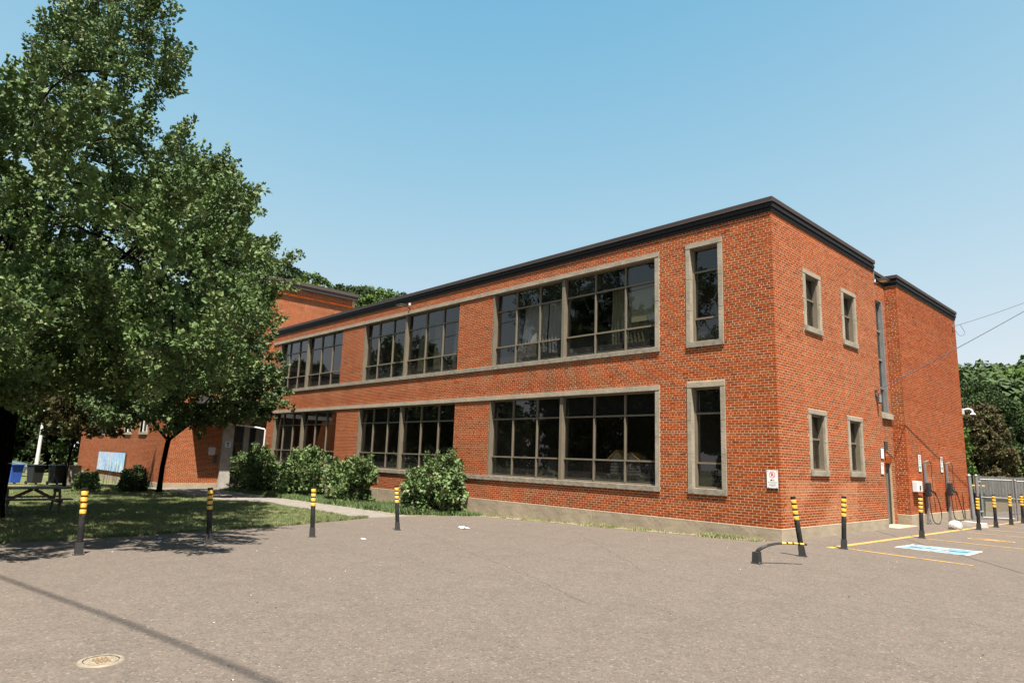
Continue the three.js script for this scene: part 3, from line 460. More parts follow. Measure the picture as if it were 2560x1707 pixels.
solo('door_mat', polySheet([[-30.4, 4.5], [-32.3, 3.9], [-31.9, 1.7], [-30.6, 2.0]], 0.014), std({ color: C(0.09, 0.085, 0.08), roughness: 1 }), 'dark rubber mat lying before the hall entrance', 'mat');
// ------------------------------------------------------------------ trees and shrubs
const leafShape = (l, w, fold, droop) => { // one leaf: four triangles folded along the midrib with lobed sides
  const p = [[0, 0, 0], [-w, l * 0.35, fold], [0, l * 0.5, 0], [w, l * 0.35, fold], [0, l, -droop]];
  const t = [[0, 2, 1], [0, 3, 2], [1, 2, 4], [2, 3, 4]], a = []; for (const q of t) for (const i of q) a.push(...p[i]);
  const g = new THREE.BufferGeometry(); g.setAttribute('position', new THREE.Float32BufferAttribute(a, 3)); g.computeVertexNormals(); return g;
};
function spray(seed, n, len, leaf, spread = 1) { // a leafy twig tip, its length along +y
  const r = rng(seed), gs = [];
  for (let i = 0; i < n; i++) {
    const t = Math.pow(r(), 0.8), az = i * 2.4 + r(), s = leaf * (0.7 + 0.6 * r());
    const g = leafShape(s, s * 0.46, s * (0.06 + 0.2 * r()), s * 0.25 * r());
    const q = new THREE.Quaternion().setFromEuler(new THREE.Euler((r() - 0.5) * 0.9, (r() - 0.5) * 1.2, 0)); g.applyQuaternion(q);
    const dir = V(Math.cos(az) * spread, 0.25 + 0.9 * r() * (t > 0.75 ? 1.4 : 0.7), Math.sin(az) * spread).normalize();
    g.applyQuaternion(new THREE.Quaternion().setFromUnitVectors(V(0, 1, 0), dir));
    const o = 0.04 + 0.12 * len * r(); g.translate(Math.cos(az) * o, t * len, Math.sin(az) * o); gs.push(g);
  }
  const g = merge(gs); g.deleteAttribute('uv'); return g;
}
// branches grow towards points spread through the crown
function growTree(o) {
  const r = rng(o.seed), step = o.step, kill = o.kill, reach = o.reach, nodes = [], att = [];
  let guard = 0; while (att.length < o.count && guard++ < o.count * 60) { const p = o.sample(r); if (p) att.push(p); }
  const add = (p, par) => { nodes.push({ p, par, kids: 0 }); if (par >= 0) nodes[par].kids++; return nodes.length - 1; };
  let last = -1; o.trunk.forEach((seg, si) => { let l = seg.from === undefined ? last : seg.from; seg.pts.forEach((q, i) => { const P = V(...q); if (l >= 0) { const A = nodes[l].p.clone(), d = A.distanceTo(P), n = Math.max(1, Math.round(d / step)); for (let k = 1; k <= n; k++) l = add(A.clone().lerp(P, k / n), l); } else l = add(P, -1); }); seg.end = l; if (si === 0) last = l; });
  const cell = reach, key = p => Math.floor(p.x / cell) + ',' + Math.floor(p.y / cell) + ',' + Math.floor(p.z / cell), grid = new Map();
  const put = i => { const k = key(nodes[i].p); if (!grid.has(k)) grid.set(k, []); grid.get(k).push(i); }; nodes.forEach((_, i) => put(i));
  let live = att.map(p => ({ p }));
  const near = p => { let b = -1, bd = reach * reach; const X = Math.floor(p.x / cell), Y = Math.floor(p.y / cell), Z = Math.floor(p.z / cell); for (let i = -1; i <= 1; i++) for (let j = -1; j <= 1; j++) for (let k = -1; k <= 1; k++) { const c = grid.get((X + i) + ',' + (Y + j) + ',' + (Z + k)); if (c) for (const n of c) { const d = nodes[n].p.distanceToSquared(p); if (d < bd) { bd = d; b = n; } } } return [b, bd]; };
  for (const a of live) { [a.n, a.d] = near(a.p); }
  for (let it = 0; it < o.iter && live.length; it++) {
    const pull = new Map(); for (const a of live) if (a.n >= 0) { if (!pull.has(a.n)) pull.set(a.n, V(0, 0, 0)); pull.get(a.n).add(a.p.clone().sub(nodes[a.n].p).normalize()); }
    if (!pull.size) break; const fresh = [];
    for (const [n, v] of pull) { v.normalize().add(V((r() - 0.5) * 0.35, (r() - 0.5) * 0.35 + (o.lift || 0), (r() - 0.5) * 0.35)).normalize(); if (nodes[n].kids > 3) continue; const i = add(nodes[n].p.clone().addScaledVector(v, step), n); put(i); fresh.push(i); }
    if (!fresh.length) break;
    for (const a of live) for (const i of fresh) { const d = nodes[i].p.distanceToSquared(a.p); if (d < (a.n < 0 ? reach * reach : a.d)) { a.n = i; a.d = d; } }
    live = live.filter(a => a.n < 0 || a.d > kill * kill);
  }
  // young shoots sticking out of the crown
  if (o.shoots) { const tips = nodes.map((n, i) => i).filter(i => !nodes[i].kids), c = V(...o.heart); for (let q = 0; q < o.shoots; q++) { let n = tips[Math.floor(r() * tips.length)]; const d = nodes[n].p.clone().sub(c).normalize().multiplyScalar(0.75).add(V((r() - 0.5) * 0.7, 0.35 + 0.5 * r(), (r() - 0.5) * 0.7)).normalize(), m = 2 + Math.floor(r() * 4); for (let k = 0; k < m; k++) n = add(nodes[n].p.clone().addScaledVector(d.add(V(0, 0.05, 0)).normalize(), 0.2), n); } }
  // thickness from the tips down
  const rad = new Float32Array(nodes.length).fill(0); for (let i = nodes.length - 1; i >= 0; i--) { if (!rad[i]) rad[i] = o.tip; const p = nodes[i].par; if (p >= 0) rad[p] = Math.pow(Math.pow(rad[p], o.pow) + Math.pow(rad[i], o.pow), 1 / o.pow); }
  return { nodes, rad };
}
function limbGeometry({ nodes, rad }, minR, maxR, base) {
  const pos = [], nor = [], uv = [], idx = [], ring = new Map();
  const mk = (i, dir, R, n) => { const a = Math.abs(dir.y) < 0.9 ? V(0, 1, 0) : V(1, 0, 0), u = a.clone().cross(dir).normalize(), w = dir.clone().cross(u), s = pos.length / 3, P = nodes[i].p; const flare = base && P.y - nodes[0].p.y < 0.9 ? 1 + base * Math.pow(1 - (P.y - nodes[0].p.y) / 0.9, 2) : 1; for (let k = 0; k <= n; k++) { const t = k / n * Math.PI * 2, c = Math.cos(t), q = Math.sin(t), lump = R > 0.15 ? 1 + 0.22 * (fbm(c * 1.6 + 5, q * 1.6 + P.y * 0.5, 3, 3) - 0.5) : 1; const e = u.clone().multiplyScalar(c).addScaledVector(w, q); pos.push(P.x + e.x * R * flare * lump, P.y + e.y * R * flare * lump, P.z + e.z * R * flare * lump); nor.push(e.x, e.y, e.z); uv.push(k / n * 2 * Math.PI * Math.max(R, 0.05), P.y + P.x * 0.5); } return s; };
  for (let i = 1; i < nodes.length; i++) {
    const p = nodes[i].par; if (p < 0 || rad[i] < minR) continue; const R1 = Math.min(maxR, rad[i]), R0 = Math.min(maxR, rad[p]) < R1 * 1.35 ? Math.min(maxR, rad[p]) : R1 * 1.15, n = R1 > 0.2 ? 14 : R1 > 0.05 ? 7 : 4;
    const dir = nodes[i].p.clone().sub(nodes[p].p).normalize(), a = mk(p, dir, R0, n), b = mk(i, dir, R1, n); for (let k = 0; k < n; k++) idx.push(a + k, b + k, a + k + 1, a + k + 1, b + k, b + k + 1);
  }
  const g = new THREE.BufferGeometry(); g.setAttribute('position', new THREE.Float32BufferAttribute(pos, 3)); g.setAttribute('normal', new THREE.Float32BufferAttribute(nor, 3)); g.setAttribute('uv', new THREE.Float32BufferAttribute(uv, 2)); g.setIndex(idx); return g;
}
function leafCloud(name, parent, geo, spots, mat, seed, colors) { // spots: {p, d, s}
  const im = new THREE.InstancedMesh(geo, mat, spots.length), r = rng(seed), q = new THREE.Quaternion(), q2 = new THREE.Quaternion(), m = new THREE.Matrix4(); im.name = name; im.userData.kind = 'stuff';
  spots.forEach((s, i) => { q.setFromUnitVectors(V(0, 1, 0), s.d); q2.setFromAxisAngle(V(0, 1, 0), r() * 6.283); q.multiply(q2); m.compose(s.p, q, V(s.s, s.s, s.s)); im.setMatrixAt(i, m); const c = colors[Math.floor(r() * colors.length)], k = 0.75 + 0.5 * r(); im.setColorAt(i, C(c[0] * k, c[1] * k, c[2] * k)); });
  im.castShadow = im.receiveShadow = true; parent.add(im); return im;
}
function leafSpots(T, rMax, per, seed, size, jit, up = 0.35) {
  const r = rng(seed), out = []; T.nodes.forEach((n, i) => { if (n.par < 0 || T.rad[i] > rMax) return; const d = n.p.clone().sub(T.nodes[n.par].p).normalize(); const k = Math.floor(per + r()); for (let j = 0; j < k; j++) { const e = d.clone().add(V((r() - 0.5) * 1.7, (r() - 0.5) * 1.1 + up, (r() - 0.5) * 1.7)).normalize(); out.push({ p: n.p.clone().add(V((r() - 0.5) * jit, (r() - 0.5) * jit * 0.6, (r() - 0.5) * jit)), d: e, s: size * (0.75 + 0.5 * r()) }); } }); return out;
}
const inEll = (p, e) => { const x = (p.x - e[0]) / e[3], y = (p.y - e[1]) / e[4], z = (p.z - e[2]) / e[5], k = e[6] || 2; return Math.pow(Math.abs(x), k) + Math.pow(Math.abs(y), k) + Math.pow(Math.abs(z), k); };
const MAPLE = [[0.074, 0.118, 0.030], [0.092, 0.140, 0.040], [0.052, 0.092, 0.022], [0.116, 0.152, 0.052]];
const OAK = [[0.066, 0.10, 0.034], [0.084, 0.118, 0.044], [0.052, 0.082, 0.026]];
const CRIMSON = [[0.075, 0.060, 0.026], [0.095, 0.082, 0.034], [0.055, 0.042, 0.020], [0.085, 0.09, 0.032]];
const FRESH = [[0.062, 0.105, 0.020], [0.075, 0.12, 0.026], [0.052, 0.09, 0.018]];
const DEEP = [[0.036, 0.060, 0.018], [0.044, 0.070, 0.022], [0.030, 0.050, 0.015]];
{ // the big maple on the lawn
  const T0 = [-15.5, -0.33, 13.85], t = thing('maple_tree', 'huge old maple with a thick trunk rising from the lawn beside the picnic table', 'tree', T0);
  // side view of the crown (z, height) and how deep it is at each height
  const OUT = [[9, 2.9], [9, 9.4], [4, 10.6], [1.5, 11.0], [1.1, 12.6], [0.9, 13.4], [0.8, 20.5], [0.3, 20.5], [0.1, 14.4], [-0.1, 20.5], [-0.6, 20.5], [-0.75, 13.8], [-1.0, 13.8], [-1.4, 19.5], [-1.8, 19.5], [-1.8, 14.4], [-2.9, 15.4], [-3.0, 14.6], [-2.3, 13.4], [-2.2, 12.2], [-3.3, 12.6], [-3.3, 11.4], [-2.6, 10.8], [-4.9, 11.9], [-6.0, 11.2], [-6.2, 10.4], [-5.0, 9.7], [-6.5, 9.2], [-6.4, 8.6], [-4.8, 8.2], [-4.8, 7.6], [-6.9, 7.3], [-6.8, 6.5], [-5.4, 6.0], [-6.2, 5.2], [-5.6, 4.6], [-4.4, 4.0], [-3, 3.7], [-1.2, 4.1], [0, 3.3], [1.4, 2.9], [3, 2.7]];
  const inside = (x, y) => { let c = false; for (let i = 0, k = OUT.length - 1; i < OUT.length; k = i++) { const [a, b] = OUT[i], [d, e] = OUT[k]; if ((b > y) !== (e > y) && x < (d - a) * (y - b) / (e - b) + a) c = !c; } return c; };
  const sample = r => {
    const p = V(-5 + r() * 18, 2.9 + r() * 17.5, (r() - 0.5) * 19), s = 23.1 / (23.1 - p.x), hp = 2.1 + (p.y - 2.1) * s, zp = 2.5 + (p.z - 2.5) * s + 0.35, j = 1.1 * (fbm(p.x * 0.9, p.y * 0.9, p.z * 0.9, 2) - 0.5);
    if (!inside(zp + j, hp + j)) return null; const k = Math.max(0, Math.min(1, (hp - 11) / 5)), dc = 4.4 * (1 - k) + 0.6 * k, dr = (6.3 * (1 - k) + 2.0 * k) * (hp < 4.5 ? 0.85 : 1); const q = Math.abs(p.x - dc) / dr; if (q > 1) return null;
    if (p.y < 3.8 && Math.hypot(p.x, p.z) < 1.6) return null; if (q < 0.55 && Math.abs(zp) < 4 && hp > 5 && hp < 10 && r() < 0.15) return null;
    return fbm(p.x * 0.5 + 9, p.y * 0.8, p.z * 0.5 + 4, 2) > (hp > 10 ? 0.56 : hp < 7 ? 0.45 : 0.525) ? p : null; };
  const G = growTree({ seed: 101, count: 6200, shoots: 700, heart: [2.5, 8, -0.5], sample, step: 0.27, kill: 0.36, reach: 3.0, iter: 120, lift: 0.05, tip: 0.0085, pow: 2.15,
    trunk: [{ pts: [[0, 0, 0], [0.0, 1.5, -0.05], [0.0, 2.8, 0.0], [0.1, 4.0, 0.0]] }, { pts: [[0.2, 7.5, -0.5], [0.2, 11, -0.9], [0.2, 14.5, -1.1]] }, { pts: [[0.5, 4.6, -1.6], [1.0, 5.4, -3.2], [1.2, 6.6, -4.9]] }, { pts: [[2.4, 5.6, 0.6], [4.6, 6.8, 1.0], [6.6, 8.0, 0.8]] }, { pts: [[-0.6, 6.3, 1.8], [-0.8, 8.6, 3.4]] }, { pts: [[0.9, 7.2, -1.8], [1.2, 9.6, -3.4], [1.0, 11.2, -4.4]] }, { pts: [[2.2, 5.8, -1.6], [4.4, 7.4, -2.6]] }, { pts: [[2, 6.4, 2.4], [4, 8.4, 4.4]] }] });
  part('trunk', limbGeometry(G, 0.011, 0.54, 0.35), M.bark, t);
  const sp = leafSpots(G, 0.022, 2.7, 7, 1.0, 0.22);
  const cut = [[], [], []]; sp.forEach((s, i) => cut[i % 3].push(s));
  cut.forEach((c, i) => leafCloud('crown', t, spray(300 + i, 22, 0.3, 0.088), c, M.leaf, 40 + i, MAPLE));
  console.log('maple nodes', G.nodes.length, 'sprays', sp.length);
}
{ // the younger broad-leaved tree at the path
  const t = thing('oak_tree', 'young broad-leaved tree with a forked trunk growing beside the footpath near the hall corner', 'tree', [-27.66, -0.42, 6.2]);
  const E = [[2.6, 5.7, 0.4, 3.6, 2.7, 4.0, 2.4], [4.6, 4.5, -2.2, 2.0, 1.0, 1.7, 2], [3.2, 3.7, 2.2, 2.2, 0.9, 2.0, 2]];
  const sample = r => { const p = V((r() - 0.5) * 14, 1.8 + r() * 9, (r() - 0.5) * 18); let b = 9; for (const e of E) b = Math.min(b, inEll(p, e)); if (b > 1) return null; if (b < 0.3 && r() < 0.6) return null; return fbm(p.x * 0.6 + 2, p.y * 1.3, p.z * 0.6 + 7, 2) > 0.5 ? p : null; };
  const G = growTree({ seed: 55, count: 1500, shoots: 120, heart: [2.4, 5, 0], sample, step: 0.3, kill: 0.45, reach: 2.6, iter: 60, tip: 0.009, pow: 2.2, trunk: [{ pts: [[0, 0, 0], [0.05, 1.2, 0], [0.1, 2.5, -0.1]] }, { pts: [[0.9, 4.2, -1.2], [1.8, 5.6, -2.0]] }, { pts: [[0.7, 4.4, 0.2], [1.8, 7.0, -0.2]] }, { pts: [[0.6, 3.5, 1.0], [1.4, 4.6, 2.2]] }, { pts: [[1.6, 3.6, -0.8], [3.6, 4.3, -1.5]] }] });
  part('trunk', limbGeometry(G, 0.012, 0.23, 0.3), M.barkDark, t);
  const sp = leafSpots(G, 0.022, 2.0, 17, 1.0, 0.34, 0.1); const cut = [[], []]; sp.forEach((s, i) => cut[i % 2].push(s));
  cut.forEach((c, i) => leafCloud('crown', t, spray(330 + i, 14, 0.34, 0.17, 1.3), c, M.leaf, 60 + i, OAK));
}
{ // bronze-leaved tree further back on the lawn
  const t = thing('bronze_tree', 'small round tree with bronze-olive leaves on the lawn in front of the mural', 'tree', [-33.4, -0.43, 9.06]);
  const E = [[0.6, 4.3, -0.4, 2.9, 1.9, 2.7, 2.2]];
  const sample = r => { const p = V((r() - 0.5) * 7, 2 + r() * 5, (r() - 0.5) * 7); const b = inEll(p, E[0]); return b > 1 || (b < 0.25 && r() < 0.6) || fbm(p.x * 0.9, p.y * 1.3, p.z * 0.9, 2) < 0.42 ? null : p; };
  const G = growTree({ seed: 77, count: 420, sample, step: 0.26, kill: 0.38, reach: 2.4, iter: 40, tip: 0.008, pow: 2.2, trunk: [{ pts: [[0, 0, 0], [0.1, 1.4, 0], [0.3, 2.6, -0.1]] }] });
  part('trunk', limbGeometry(G, 0.012, 0.14, 0.3), M.barkDark, t);
  leafCloud('crown', t, spray(350, 14, 0.3, 0.15, 1.2), leafSpots(G, 0.022, 2.6, 27, 1.0, 0.3, 0.1), M.leafDull, 70, CRIMSON);
}
// background trees: crowns built of lobes of leaf sprays
function lobedTree(name, label, pos, h, rad, seed, colors, group, leafSize = 0.24, dens = 1, low = 0.25) {
  const t = thing(name, label, 'tree', pos, 0, group), r = rng(seed), lobes = [];
  const n = 16; for (let i = 0; i < n; i++) { const a = i * 2.4 + r(), v = Math.pow(i / (n - 1), 0.9), prof = Math.sqrt(Math.max(0.06, 1 - Math.pow(2 * v - 0.75, 2) * 0.62)), R = rad * (0.45 + 0.3 * r()) * prof; lobes.push([Math.cos(a) * R, h * (low + (0.93 - low) * v), Math.sin(a) * R, rad * (0.36 + 0.16 * r())]); }
  lobes.push([0, h * 0.62, 0, rad * 0.6]);
  const spots = []; for (const L of lobes) { const k = Math.round(dens * 5.2 * L[3] * L[3] / (leafSize * leafSize)); for (let i = 0; i < k; i++) { const d = V(r() * 2 - 1, r() * 2 - 0.8, r() * 2 - 1).normalize(); const rr = L[3] * (0.72 + 0.34 * Math.pow(r(), 0.6)) * (0.85 + 0.35 * (fbm(d.x * 2 + L[0], d.y * 2 + L[1], d.z * 2, 2) - 0.5) * 2); spots.push({ p: V(L[0] + d.x * rr, L[1] + d.y * rr * 0.8, L[2] + d.z * rr), d: d.clone().add(V(0, 0.3, 0)).normalize(), s: 0.8 + 0.5 * r() }); } }
  const G = { nodes: [{ p: V(0, -0.2, 0), par: -1 }], rad: [h * 0.022] }; for (let i = 1; i <= 8; i++) { G.nodes.push({ p: V(Math.sin(i + seed) * 0.1, h * 0.09 * i, Math.cos(i * 1.3) * 0.1), par: i - 1 }); G.rad.push(h * 0.022 * (1 - i * 0.09)); }
  lobes.forEach((L, i) => { const s = 2 + Math.min(5, Math.floor(L[1] / h * 7)); const A = G.nodes[s].p, B = V(L[0], L[1], L[2]); G.nodes.push({ p: A.clone().lerp(B, 0.5).add(V(0, -0.2, 0)), par: s }); G.rad.push(h * 0.006); G.nodes.push({ p: B, par: G.nodes.length - 1 }); G.rad.push(h * 0.003); });
  part('trunk', limbGeometry(G, 0.001, 2, 0.3), M.barkDark, t);
  leafCloud('crown', t, spray(seed + 900, 9, leafSize * 1.1, leafSize * 0.8, 1.3), spots, M.leafDull, seed, colors); return t;
}
const hillY = (x, z) => { // wooded rise behind the school
  const a = Math.max(0, 0.132 * (16 - z) - 9.5 + 0.008 * x), e = Math.max(0, -x * 0.85 - z * 0.5 - 52), b = 12 * (1 - Math.exp(-e / 70)); return gy(x) - 0.03 + Math.max(a, b) + (a > 1 ? 2 * (fbm(x * 0.02, z * 0.02, 3, 3) - 0.5) : 0);
};
{
  const xs = [...steps(-300, -60, 12), ...steps(-60, 160, 8).slice(1)], zs = steps(-420, -26, 8);
  struct('hillside', gridSheet(xs, zs, -0.06, null, () => [0.7, 0.8, 0.7], hillY), M.lawn);
  const dir = [[-66.5, -10.5, 22.6, 5.6, DEEP, 'dark'], [-61.4, -12.9, 22, 5.2, DEEP, 'dark'], [-57.5, -14.3, 21, 4.6, FRESH, 'light'], [-54.6, -16.2, 19.8, 4.4, DEEP, 'dark'], [-51.9, -17.2, 19.2, 4.0, DEEP, 'dark'], [-48.9, -18.0, 18.6, 3.6, FRESH, 'light'], [-46.0, -18.6, 17.8, 3.4, DEEP, 'dark']];
  dir.forEach(([x, z, h, R, c, k], i) => lobedTree(k === 'dark' ? 'background_tree' : 'bright_tree', k === 'dark' ? 'dark green broad-leaved tree rising behind the tall hall roof' : 'brighter yellow-green tree standing among the trees behind the hall roof', [x, gy(x), z], h, R, 500 + i, c, 'trees behind the hall', 0.3, 0.9));
  // beyond the gate on the right
  lobedTree('copper_tree', 'copper-brown leaved tree standing behind the gate and board fence', [-4.6, hillY(-4.6, -42), -42], 6.6, 2.3, 601, CRIMSON, null, 0.22, 1.0, 0.22);
  lobedTree('sapling_tree', 'bright green slender tree beside the far corner of the brick block', [-4.9, hillY(-4.9, -36), -36], 5.2, 1.2, 602, FRESH, null, 0.2, 1.0, 0.15);
  [[2.5, -50, 8.0, 3.6], [-7, -56, 8.6, 3.8], [7.5, -47, 7.6, 3.4], [-3, -62, 8.6, 3.9], [4.5, -64, 9.0, 4.2], [-11, -70, 9.0, 4.2]].forEach(([x, z, h, R], i) => lobedTree('hillside_tree', 'large dark green tree at the foot of the wooded hill', [x, hillY(x, z), z], h, R, 620 + i, DEEP, 'trees at the foot of the hill', 0.26, 0.9, 0.1));
  // left background beyond the hall
  [[-66, 9, 11, 4.6], [-70, 15, 12, 5], [-62, 20, 10, 4.4], [-75, 24, 13, 5.2], [-60, 13.2, 9, 4.4], [-62, 5.5, 10, 4.4], [-78, 7, 12, 5]].forEach(([x, z, h, R], i) => lobedTree('street_tree', 'leafy street tree standing beyond the far end of the hall', [x, gy(x), z], h, R, 640 + i, DEEP, 'trees beyond the hall', 0.34, 0.9, 0.06));
  // the wood on the hill, too far to tell trees apart
  const r = rng(909), geo = (() => { const gs = [], q = rng(910); for (let i = 0; i < 210; i++) { const d = V(q() * 2 - 1, q() * 1.7 - 0.55, q() * 2 - 1).normalize(), s = 0.16 + 0.12 * q(), g = leafShape(s, s * 0.5, s * 0.15, s * 0.2); g.applyQuaternion(new THREE.Quaternion().setFromUnitVectors(V(0, 0, 1), d.clone().add(V((q() - 0.5) * 0.9, (q() - 0.5) * 0.9 + 0.3, (q() - 0.5) * 0.9)).normalize())); const rr = 0.82 + 0.36 * fbm(d.x * 2.2, d.y * 2.2, d.z * 2.2, 2); g.translate(d.x * rr, d.y * rr, d.z * rr); gs.push(g); } const g = merge(gs); g.deleteAttribute('uv'); return g; })();
  const im = new THREE.InstancedMesh(geo, M.leafDull, 1500); im.name = 'woodland'; let n = 0;
  for (let i = 0; i < 1500; i++) { const z = -76 - Math.pow(r(), 0.8) * 260, x = -130 * Math.min(1, (-z) / 200) + r() * (170 + -z * 0.1) - 40, R = 3.2 + 2.2 * r(), y = hillY(x, z) + R * 1.1 + 2 * r(); im.setMatrixAt(n, new THREE.Matrix4().compose(V(x, y, z), new THREE.Quaternion().setFromEuler(new THREE.Euler(0, r() * 6.28, 0)), V(R, R * (0.95 + 0.4 * r()), R))); const c = (r() < 0.75 ? DEEP : FRESH)[Math.floor(r() * 3)], k = 0.8 + 0.5 * r(); im.setColorAt(n, C(c[0] * k, c[1] * k, c[2] * k)); n++; }
  im.castShadow = im.receiveShadow = true; scene.add(im); tag(im, 'dense green wood covering the hill behind the school', 'wood', null, 'stuff');
  // trees across the lot, mirrored in the classroom windows
  [[-36, 46, 16, 5], [-26, 52, 10, 5.4], [-46, 44, 10, 5.4], [-57, 42, 9, 5.4], [-68, 40, 9, 5.4], [-80, 36, 9, 5.4], [-15, 56, 10, 5.4]].forEach(([x, z, h, R], i) => lobedTree('facing_tree', 'tall leafy tree across the lot mirrored in the classroom windows', [x, gy(x), z], h, R, 660 + i, DEEP, 'trees across the lot', 0.5, 0.7, 0.06));
}
[[19, -27, 15, 5.5], [23, -38, 17, 6], [17, -48, 16, 5.6], [30, -52, 17, 6]].forEach(([x, z, h, R], i) => lobedTree('yard_tree', 'tall tree beyond the parking stalls mirrored in the side windows', [x, Math.max(0, hillY(x, z)), z], h, R, 680 + i, DEEP, 'trees beyond the stalls', 0.5, 0.7, 0.06));
// shrubs against the wing
function shrub(name, label, x, z, h, rx, rz, seed, colors, group, leaf = 0.12, dens = 1) {
  const t = thing(name, label, 'shrub', [x, gy(x), z], 0, group), r = rng(seed), pts = [], stems = [], lobes = [];
  for (let i = 0; i < 11; i++) { const a = i * 2.4 + r(), R = Math.sqrt(r()) * 0.78, top = h * (0.5 + 0.5 * r()) * (1.08 - 0.5 * R * R), lx = Math.cos(a) * rx * R, lz = Math.sin(a) * rz * R; lobes.push([lx, top, lz, (0.30 + 0.16 * r()) * Math.min(rx, h * 0.62)]); stems.push(tube([[Math.cos(a) * 0.12, -0.05, Math.sin(a) * 0.12], [lx * 0.45, top * 0.55, lz * 0.45], [lx, top * 0.97, lz]], 0.012, 4, 6)); }
  part('stem', stems, M.barkDark, t);
  const add = (p, d, s) => { if (p.y > 0.05) pts.push({ p, d: d.add(V((r() - 0.5) * 0.8, 0.5, (r() - 0.5) * 0.8)).normalize(), s }); };
  for (const [lx, top, lz, R] of lobes) {
    const n = Math.round(62 * dens * R * R / 0.2); for (let i = 0; i < n; i++) { const d = V(r() * 2 - 1, r() * 2 - 0.9, r() * 2 - 1).normalize(), k = R * (0.55 + 0.5 * r()); add(V(lx + d.x * k, top - R * 0.75 + d.y * k * 0.9, lz + d.z * k * 0.9), d.clone(), 0.7 + 0.6 * r()); }
    for (let q = 0; q < 5; q++) { const dx = (r() - 0.5) * 0.9, dz = (r() - 0.5) * 0.7, L = 0.2 + 0.42 * r(); for (let k = 0; k < 5; k++) add(V(lx + dx * (0.6 + k * 0.18) * R * 2, top - 0.1 + L * k / 5, lz + dz * R * 2), V(dx, 1, dz), 0.6 + 0.4 * r()); }
    const m = Math.round(26 * dens * top); for (let i = 0; i < m; i++) { const u = r(); add(V(lx * (0.6 + 0.6 * u) + (r() - 0.5) * R * 1.4, top * 0.75 * r(), lz * (0.6 + 0.6 * u) + (r() - 0.5) * R * 1.4), V(lx, 0.3, lz).normalize(), 0.7 + 0.5 * r()); }
  }
  leafCloud('foliage', t, spray(seed + 5, 10, 0.2, leaf, 1.1), pts, M.leaf, seed, colors); return t;
}
const BUSH = [[0.092, 0.148, 0.046], [0.112, 0.164, 0.056], [0.068, 0.112, 0.034], [0.138, 0.165, 0.066]];
shrub('lilac_shrub', 'round leafy shrub growing beside the footpath at the entrance corner', -28.0, 1.25, 2.35, 2.6, 1.0, 701, BUSH, null);
shrub('lilac_shrub', 'tall narrow shrub with an upright leafy tip under the far lower windows', -23.1, 1.2, 2.05, 2.1, 0.95, 702, BUSH, null);
shrub('lilac_shrub', 'wide sprawling shrub below the middle lower windows, brick showing through', -18.2, 1.15, 1.8, 2.1, 0.95, 703, BUSH, null, 0.13, 0.65);
shrub('lilac_shrub', 'dense rounded shrub against the concrete plinth at the end of the bed', -12.75, 1.05, 2.1, 1.55, 0.9, 704, BUSH, null, 0.13, 1.15);
shrub('low_shrub', 'small dark bush on the lawn beside the young tree trunk', -28.3, 7.15, 0.8, 0.55, 0.5, 705, DEEP, null, 0.11);
shrub('low_shrub', 'low leafy plant on the lawn among thin stakes', -29.4, 8.9, 0.45, 0.9, 0.6, 706, BUSH, null, 0.12, 1.2);
